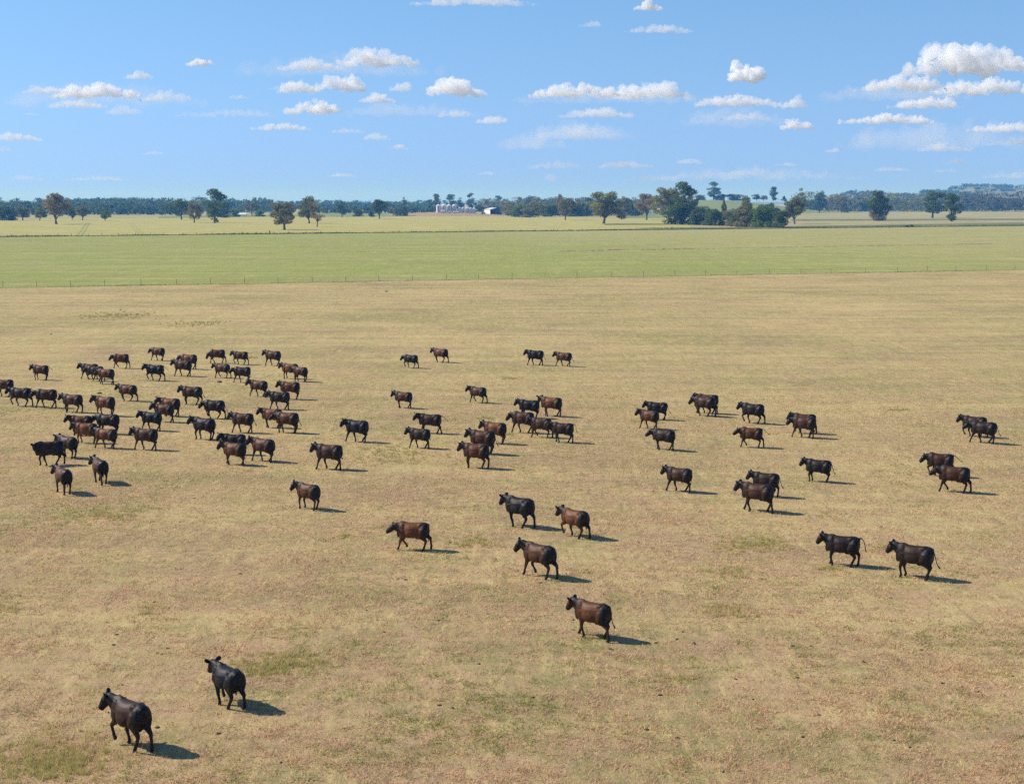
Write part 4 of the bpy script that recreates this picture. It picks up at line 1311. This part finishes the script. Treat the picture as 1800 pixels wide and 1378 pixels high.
HERD_LIST = [
 (72, 668, 150, .45, 0, 'A', 'out', "brown cow with tail flicked out, alone at the back left corner of the herd"),
 (8, 697, 158, .45, 3, 'C', 'hang', "dark brown cow cut off by the left frame edge"),
 (37, 714, 152, .15, 3, 'A', 'raise', "blackish cow just behind the one cut off at the left edge"),
 (82, 717, 158, .25, 1, 'A', 'curl', "dark cow with curled tail, third in the file entering from the left edge"),
 (128, 725, 148, .40, 0, 'A', 'hang', "brown cow fourth in the file from the left edge"),
 (185, 731, 145, .85, 0, 'B', 'hang', "reddish brown cow half hidden behind the black cow at left"),
 (158, 666, 155, .35, 1, 'A', 'hang', "farthest cow of the overlapping trio at upper left"),
 (168, 670, 154, .15, 3, 'C', 'hang', "middle blackish cow of the overlapping trio at upper left"),
 (187, 675.5, 148, .65, 4, 'C', 'hang', "nearest brown cow of the overlapping trio at upper left"),
 (213, 647.5, 162, .55, 5, 'C', 'hang', "brown cow with low head right above the overlapping trio"),
 (278, 634, 145, .40, 2, 'A', 'hang', "small far dark cow, highest of the left group"),
 (273, 669.5, 152, .0, 3, 'B', 'out', "black cow with tail held out behind, below the highest cow at left"),
 (225, 705, 148, .5, 2, 'A', 'hang', "brown striding cow alone in the middle of the left group"),
 (299, 732, 150, .75, 5, 'B', 'hang', "reddish cow partly covered by a darker cow, left of centre in the left group"),
 (289, 742, 148, .40, 4, 'B', 'hang', "dark brown cow overlapping the reddish one behind it"),
 (267, 757, 148, .02, 1, 'B', 'hang', "black cow below the overlapping brown pair in the left group"),
 (143, 765, 160, .5, 0, 'B', 'hang', "brown cow hidden by the russet cow in front of it"),
 (190, 763, 150, .1, 0, 'A', 'hang', "black cow between the reddish brown one and the dark brown one at left"),
 (152, 779, 155, 1.3, 0, 'A', 'hang', "bright russet cow, the reddest of the whole herd"),
 (187, 788, 146, .65, 1, 'D', 'hang', "brown cow overlapping the rear of the bright russet cow"),
 (257, 791, 150, .3, 1, 'A', 'hang', "dark cow standing alone right of the russet cow"),
 (119, 805, 128, .2, 0, 'A', 'hang', "blackish cow seen from behind, half covered by the cow looking at the camera"),
 (88, 818, 187, .12, 4, 'T', 'hang', "black cow with its head turned back towards the camera"),
 (112, 867, 108, .5, 0, 'B', 'hang', "brown cow seen from directly behind, lowest of the left group"),
 (176.5, 849, 106, .4, 4, 'B', 'hang', "dark cow seen from behind, right of the other one seen from behind"),
 (332, 649, 152, .75, 4, 'C', 'hang', "reddish cow in the back row behind a darker cow"),
 (322, 661.5, 150, .3, 1, 'A', 'hang', "dark cow overlapping the reddish cow of the back row"),
 (382, 638.5, 165, .4, 5, 'G', 'hang', "dark cow lowering its head to the grass in the back row"),
 (423, 641, 156, .35, 3, 'A', 'out', "dark cow with tail flicked, right of the one lowering its head"),
 (480, 643, 146, .3, 1, 'A', 'hang', "dark cow alone at the right end of the back row"),
 (391, 664.5, 146, .4, 5, 'A', 'hang', "brown cow below the one lowering its head"),
 (426, 672.5, 160, .2, 1, 'P', 'hang', "dark cow with head stretched level behind a brown cow"),
 (510, 666, 150, .9, 0, 'A', 'hang', "reddish cow overlapped by a dark cow at the upper right of the left group"),
 (528, 671, 140, .35, 0, 'C', 'hang', "dark cow covering the rump of the reddish cow at upper right of the left group"),
 (455, 697, 146, .4, 1, 'B', 'hang', "brown cow left of the pair at the right edge of the left group"),
 (510, 702, 156, .55, 0, 'A', 'curl', "brown cow behind the black cow at the right edge of the left group"),
 (492, 720, 156, .08, 1, 'A', 'hang', "black cow overlapping a brown cow at the right edge of the left group"),
 (338, 711, 155, .25, 0, 'A', 'swish', "dark cow standing clear in the centre of the left group"),
 (377, 736, 155, .08, 2, 'A', 'swish', "black cow just right and below the clear standing one"),
 (427, 761, 153, .3, 1, 'A', 'swish', "striding dark cow with legs spread wide near the middle of the left group"),
 (478, 752, 150, .7, 4, 'B', 'hang', "reddish brown cow overlapped by the cow to its right"),
 (505, 761, 150, .4, 0, 'P', 'swish', "brown cow hiding the rump of the reddish brown one"),
 (359, 773, 140, .05, 0, 'B', 'hang', "black cow seen at an angle in the lower middle of the left group"),
 (412, 799, 160, .05, 0, 'B', 'hang', "black cow mostly hidden behind the big brown cow at lower middle"),
 (412, 817, 142, .6, 4, 'B', 'hang', "big brown cow in front of the hidden black one"),
 (463, 811, 138, .45, 1, 'B', 'hang', "brown cow right of the big brown one at lower middle"),
 (628, 777, 150, .0, 2, 'B', 'hang', "jet black cow alone between the left and the middle group"),
 (579, 825, 155, .25, 1, 'A', 'curl', "dark cow with curled tail alone right of the left group"),
 (542, 895, 135, .45, 0, 'B', 'curl', "brown cow with curled up tail by itself below the left group"),
 (709, 717.5, 150, .4, 5, 'A', 'hang', "brown cow at the upper left of the middle group"),
 (756, 762, 160, .2, 4, 'B', 'out', "dark cow with tail straight out behind, above a darker one"),
 (738, 788, 155, .15, 1, 'A', 'curl', "blackish cow in front of the one with its tail straight out"),
 (722, 647, 150, .05, 3, 'A', 'hang', "small far black cow, left of the two far middle cows"),
 (774.5, 637, 146, .6, 2, 'A', 'hang', "small far brown cow, right of the two far middle cows"),
 (941, 642, 160, .0, 1, 'A', 'swish', "small far black cow left of a brown one near the picture centre"),
 (991, 644, 156, .5, 1, 'A', 'swish', "small far brown cow right of a black one near the picture centre"),
 (840, 708, 146, .35, 5, 'B', 'hang', "dark brown cow alone at the top of the middle group"),
 (930, 735, 160, .0, 0, 'A', 'hang', "black cow left of the brown one at the back of the central knot"),
 (969, 732, 155, .75, 4, 'D', 'hang', "brown cow at the back of the central knot"),
 (919, 761, 156, .3, 1, 'A', 'hang', "dark brown cow at the left of the central knot"),
 (951, 769, 160, .35, 5, 'A', 'hang', "dark cow in the middle of the central knot between two others"),
 (989, 778, 160, .15, 4, 'A', 'raise', "black cow with arched raised tail at the right of the central knot"),
 (870, 780, 152, .75, 0, 'A', 'hang', "reddish brown cow behind the pair below the central knot"),
 (848, 798, 152, .3, 0, 'A', 'swish', "dark cow between the reddish brown one and the big brown one"),
 (837, 823, 157, .5, 0, 'A', 'hang', "big brown cow nearest in the middle group"),
 (1155, 738, 165, .0, 0, 'A', 'swish', "black cow at the upper left of the right group"),
 (1141, 754, 148, .5, 1, 'B', 'curl', "brown cow overlapping the black one at the upper left of the right group"),
 (1166, 791, 150, .12, 4, 'P', 'hang', "black cow below the brown and black pair of the right group"),
 (1243, 727, 164, .35, 1, 'A', 'hang', "farther cow of the overlapping dark pair at the top of the right group"),
 (1238, 731.5, 152, .25, 2, 'C', 'hang', "nearer cow of the overlapping dark pair at the top of the right group"),
 (1323, 744.5, 158, .05, 3, 'A', 'curl', "black cow with raised foreleg right of the overlapping dark pair"),
 (1320, 786.5, 168, .4, 5, 'P', 'out', "brown striding cow with tail out in the middle of the right group"),
 (1413, 762, 168, .35, 3, 'A', 'hang', "brown cow mostly hidden behind a nearer dark cow at right"),
 (1413, 769.5, 160, .3, 1, 'C', 'hang', "dark cow hiding a brown one behind it at right"),
 (1438, 847, 163, .05, 0, 'A', 'swish', "black cow standing by itself right of the tagged pair"),
 (1193.5, 864, 156, .25, 1, 'A', 'hang', "dark striding cow at the lower left of the right group"),
 (1345.5, 873, 163, .12, 0, 'A', 'swish', "black cow with red ear tag behind a nearer dark cow", 1),
 (1330.5, 899, 156, .28, 4, 'A', 'hang', "dark brown cow in front of the red tagged black one"),
 (1712, 768, 163, .15, 3, 'A', 'hang', "farther cow of the overlapping black pair at the far right"),
 (1728, 779, 160, .08, 1, 'P', 'swish', "nearer cow of the overlapping black pair at the far right"),
 (1652, 837, 170, .2, 3, 'A', 'out', "dark cow with long tail streaming out, behind a tagged one at right"),
 (1676, 865, 168, .28, 5, 'P', 'hang', "dark brown cow with red ear tag in front of the one with streaming tail", 1),
 (1480, 994, 168, .08, 0, 'A', 'raise', "black cow with raised tail, left of the two nearest right cows", 1),
 (1606, 1016, 160, .12, 0, 'A', 'swish', "black cow with bright red ear tag, right of the two nearest right cows", 2),
 (726, 966.5, 165, .75, 5, 'P', 'hang', "reddish brown cow with lowered stretched neck left of the middle foreground trio"),
 (913, 926, 142, .02, 2, 'A', 'curl', "glossy black cow with curled tail, back left of the middle foreground trio"),
 (1010, 944, 138, .7, 3, 'A', 'hang', "reddish brown cow, right of the middle foreground trio"),
 (947.5, 1014, 138, .4, 5, 'B', 'swish', "dark cow with pricked ears, front of the middle foreground trio"),
 (1041, 1121, 146, .55, 4, 'A', 'swish', "large brown cow with red ear tag alone in the central foreground", 1),
 (230, 1313, 124, .18, 3, 'B', 'swish', "nearest cow of all, dark brown with lifted foreleg at lower left"),
 (401, 1240, 120, .0, 2, 'A', 'curl', "glossy jet black cow at lower left, right of the nearest cow"),
]
for i, c in enumerate(HERD_LIST):
    c = list(c)
    if i < 84 and i % 3 == 1:                    # more gaits among the smaller ones
        c[4] = {0: 6, 1: 7, 4: 8, 2: 7, 3: 3, 5: 8}[c[4]]
    if i < 84 and i % 7 == 3 and c[5] == 'A':
        c[5] = 'C'
    cow(*c)
cow(1595, 400.5, 185, .0, 0, 'G', 'hang', "tiny black cow at the far tan strip, left of two", 0, 1.15, "two distant cattle beyond the paddocks")
cow(1603, 400.2, 175, .0, 0, 'A', 'hang', "tiny black cow at the far tan strip, right of two", 0, 1.15, "two distant cattle beyond the paddocks")

# ---------------------------------------------------------------- near grass
def blade_material():
    n = N("dry_grass_blades")
    at = n.new('ShaderNodeVertexColor', layer_name="tint")
    b = n.new('ShaderNodeBsdfDiffuse'); n.put(b.inputs['Color'], at.outputs['Color'])
    t = n.new('ShaderNodeBsdfTranslucent'); n.put(t.inputs['Color'], at.outputs['Color'])
    mx = n.new('ShaderNodeMixShader'); mx.inputs[0].default_value = 0.4
    n.t.links.new(b.outputs[0], mx.inputs[1]); n.t.links.new(t.outputs[0], mx.inputs[2])
    n.t.links.new(mx.outputs[0], n.out.inputs['Surface'])
    return n.m
def near_grass(n, y0, y1, seed):
    rn = np.random.default_rng(seed)
    u = rn.uniform(0, 1, n)
    Y = y0 * (y1 / y0) ** u
    X = rn.uniform(-1, 1, n) * Y * (0.362) 
    # clumping: keep more where a cell noise is high
    def cell(s, sd):
        g = np.random.default_rng(sd).uniform(0, 1, (256, 256))
        fx, fy = X / s, Y / s
        ix, iy = np.floor(fx).astype(int), np.floor(fy).astype(int)
        tx, ty = fx - ix, fy - iy
        tx, ty = tx * tx * (3 - 2 * tx), ty * ty * (3 - 2 * ty)
        q = lambda i, j: g[(ix + i) % 256, (iy + j) % 256]
        return (q(0, 0) * (1 - tx) + q(1, 0) * tx) * (1 - ty) + (q(0, 1) * (1 - tx) + q(1, 1) * tx) * ty
    c1, c2, c3 = cell(0.35, 1), cell(1.6, 2), cell(7.0, 3)
    g1, g2, g3 = cell(0.6, 4), cell(3.1, 5), cell(11.0, 6)
    keep = rn.uniform(0, 1, n) < np.clip(.10 + 1.5 * (c1 * .45 + c2 * .35 + c3 * .35 - .38), .05, 1)
    green = (g1 * .40 + g2 * .35 + g3 * .30 + rn.normal(0, .10, n)) > .73
    X, Y, green, c1, c3 = X[keep], Y[keep], green[keep], c1[keep], c3[keep]
    m = len(X)
    h = rn.uniform(.035, .085, m) * (1 + .9 * np.clip(c1 - .55, 0, 1) * 2) * np.where(green, .85, 1)
    an = rn.uniform(0, math.pi, m)
    w = rn.uniform(.010, .024, m) * (Y / 60) ** .6
    h *= np.clip((165 - Y) / 60, .3, 1)
    P = np.stack([X, Y, np.full(m, -.004)], 1)
    s = np.stack([np.cos(an), np.sin(an), np.zeros(m)], 1) * w[:, None]
    ln = rn.normal(0, .8, (m, 2)) * h[:, None]
    T = P + np.stack([ln[:, 0], ln[:, 1], h], 1)
    V = np.stack([P - s, P + s, T], 1).reshape(-1, 3)
    straw = np.array([[.80, .64, .34], [.74, .56, .31], [.68, .48, .30], [.78, .60, .27], [.60, .43, .28]])
    grn = np.array([[.36, .37, .11], [.29, .33, .10], [.44, .40, .12]])
    pk = np.clip((95 - Y) * .012 + rn.normal(0, .5, m), 0, 1)[:, None]
    straw_c = straw[rn.integers(0, 5, m)]
    straw_c = straw_c * (1 - pk) + straw_c * np.array([1.0, .86, .98]) * pk
    col = np.where(green[:, None], grn[rn.integers(0, 3, m)], straw_c) * rn.uniform(.8, 1.15, (m, 1))
    C = np.ones((m * 3, 4), np.float32); C[:, :3] = np.repeat(col, 3, axis=0)
    me = bpy.data.meshes.new("grass")
    me.vertices.add(3 * m); me.vertices.foreach_set('co', V.astype(np.float32).ravel())
    me.loops.add(3 * m); me.loops.foreach_set('vertex_index', np.arange(3 * m, dtype=np.int32))
    me.polygons.add(m); me.polygons.foreach_set('loop_start', np.arange(0, 3 * m, 3, dtype=np.int32))
    me.update(calc_edges=True)
    at = me.color_attributes.new("tint", 'FLOAT_COLOR', 'POINT')
    at.data.foreach_set('color', C.ravel())
    o = link("grass", me, blade_material())
    tag(o, "short dry straw coloured grass with green regrowth over the near paddock", "grass", None, 'stuff')
near_grass(1350000, 34.0, 165.0, 3)

def tussocks(spots, seed):
    """taller yellow green grass left standing in a few places"""
    rn = np.random.default_rng(seed)
    V, C = [], []
    for px, py, rx, ry, cnt, hh in spots:
        c = G(px, py)
        m = cnt
        cx, cy = rn.normal(0, rx * .5, m // 14 + 1), rn.normal(0, ry * .5, m // 14 + 1)
        k = rn.integers(0, len(cx), m)
        P = np.stack([c.x + cx[k] + rn.normal(0, .07, m), c.y + cy[k] + rn.normal(0, .07, m), np.full(m, -.004)], 1)
        h = hh * rn.uniform(.5, 1.2, m)
        an = rn.uniform(0, math.pi, m)
        s = np.stack([np.cos(an), np.sin(an), np.zeros(m)], 1) * (rn.uniform(.008, .016, m) * (c.y / 50) ** .7)[:, None]
        T = P + np.stack([rn.normal(0, .45, m) * h, rn.normal(0, .45, m) * h, h], 1)
        V.append(np.stack([P - s, P + s, T], 1).reshape(-1, 3))
        pal = np.array([[.50, .47, .15], [.58, .50, .19], [.54, .46, .19], [.64, .52, .24]])
        C.append(np.repeat(pal[rn.integers(0, 4, m)] * rn.uniform(.8, 1.1, (m, 1)), 3, axis=0))
    V = np.concatenate(V); C4 = np.ones((len(V), 4), np.float32); C4[:, :3] = np.concatenate(C)
    m = len(V) // 3
    me = bpy.data.meshes.new("tussock_grass")
    me.vertices.add(3 * m); me.vertices.foreach_set('co', V.astype(np.float32).ravel())
    me.loops.add(3 * m); me.loops.foreach_set('vertex_index', np.arange(3 * m, dtype=np.int32))
    me.polygons.add(m); me.polygons.foreach_set('loop_start', np.arange(0, 3 * m, 3, dtype=np.int32))
    me.update(calc_edges=True)
    at = me.color_attributes.new("tint", 'FLOAT_COLOR', 'POINT'); at.data.foreach_set('color', C4.ravel())
    o = link("tussock_grass", me, blade_material())
    tag(o, "taller yellow green tussocks left standing in patches of the dry paddock", "grass", None, 'stuff')
rs = random.Random(8)
TUSSOCKS = [(50, 1335, 2.2, 2.6, 3200, .17), (120, 1345, 1.2, 1.2, 1800, .18), (505, 1165, 1.6, 1.2, 2200, .17), (460, 1180, .9, .8, 900, .15), (190, 905, 2.0, 2.0, 1500, .14),
      (690, 800, 2.5, 4, 1800, .13), (1330, 958, 1.8, 1.6, 1600, .15), (830, 955, 1.2, 1.2, 900, .13), (200, 556, 5, 7, 1500, .22), (345, 570, 4, 5, 1100, .2), (1290, 1075, 1.2, 1, 900, .14)]
for q in range(26):
    TUSSOCKS.append((rs.uniform(0, 1800), rs.uniform(620, 1370), rs.uniform(.4, 1.3), rs.uniform(.4, 1.3), rs.randint(120, 420), rs.uniform(.10, .16)))
tussocks(TUSSOCKS, 4)
# dung pats too many to count
def pats(n, seed):
    rng = random.Random(seed)
    V, Fc = [], []
    for q in range(n):
        p = G(rng.uniform(-20, 1820), 560 + 815 * rng.random() ** .8)
        r = rng.uniform(.04, .09)
        b = len(V)
        k = 9
        for a in range(k):
            rr = r * rng.uniform(.75, 1.2)
            V.append((p.x + rr * math.cos(a * 2 * math.pi / k), p.y + rr * math.sin(a * 2 * math.pi / k), .004))
        for a in range(k):
            rr = r * rng.uniform(.4, .65)
            V.append((p.x + rr * math.cos(a * 2 * math.pi / k), p.y + rr * math.sin(a * 2 * math.pi / k), rng.uniform(.02, .04)))
        V.append((p.x, p.y, .03))
        for a in range(k):
            a2 = (a + 1) % k
            Fc.append((b + a, b + a2, b + k + a2, b + k + a))
            Fc.append((b + k + a, b + k + a2, b + 2 * k))
    return mesh_np("dung", V, Fc)
m_dung = flat_mat("dung", (0.075, 0.052, 0.036), 0.9, 0.1, 0.3, 8)
o = link("dung", pats(90, 6), m_dung)
tag(o, "small dark dung pats scattered over the dry paddock", "dung", None, 'stuff')

# small dark clods and dung pats lying about
for px, py, s, lab in ((90, 588, .14, "small dark clod far left in the empty part of the dry paddock"), (212, 545.5, .16, "small dark clod near the left end of the wire fence"),
                       (679, 513, .26, "dark low lump just below the fence, left of the picture centre"), (175, 692, .2, "small dark pat between cows in the left group"),
                       (386, 672, .22, "reddish dark pat beside the brown cow below the one lowering its head")):
    bm = bmesh.new()
    for q in range(4):
        a = q * 1.7
        blob(bm, (math.cos(a) * s * .5, math.sin(a) * s * .5, s * .25), (s * .6, s * .5, s * .38), 1)
    me = remeshed(bm, s * .16, 2, "clod"); me.materials.clear()
    o = link("clod", me, m_dung, None, G(px, py)); tag(o, lab, "clod", "dark clods lying in the paddock")
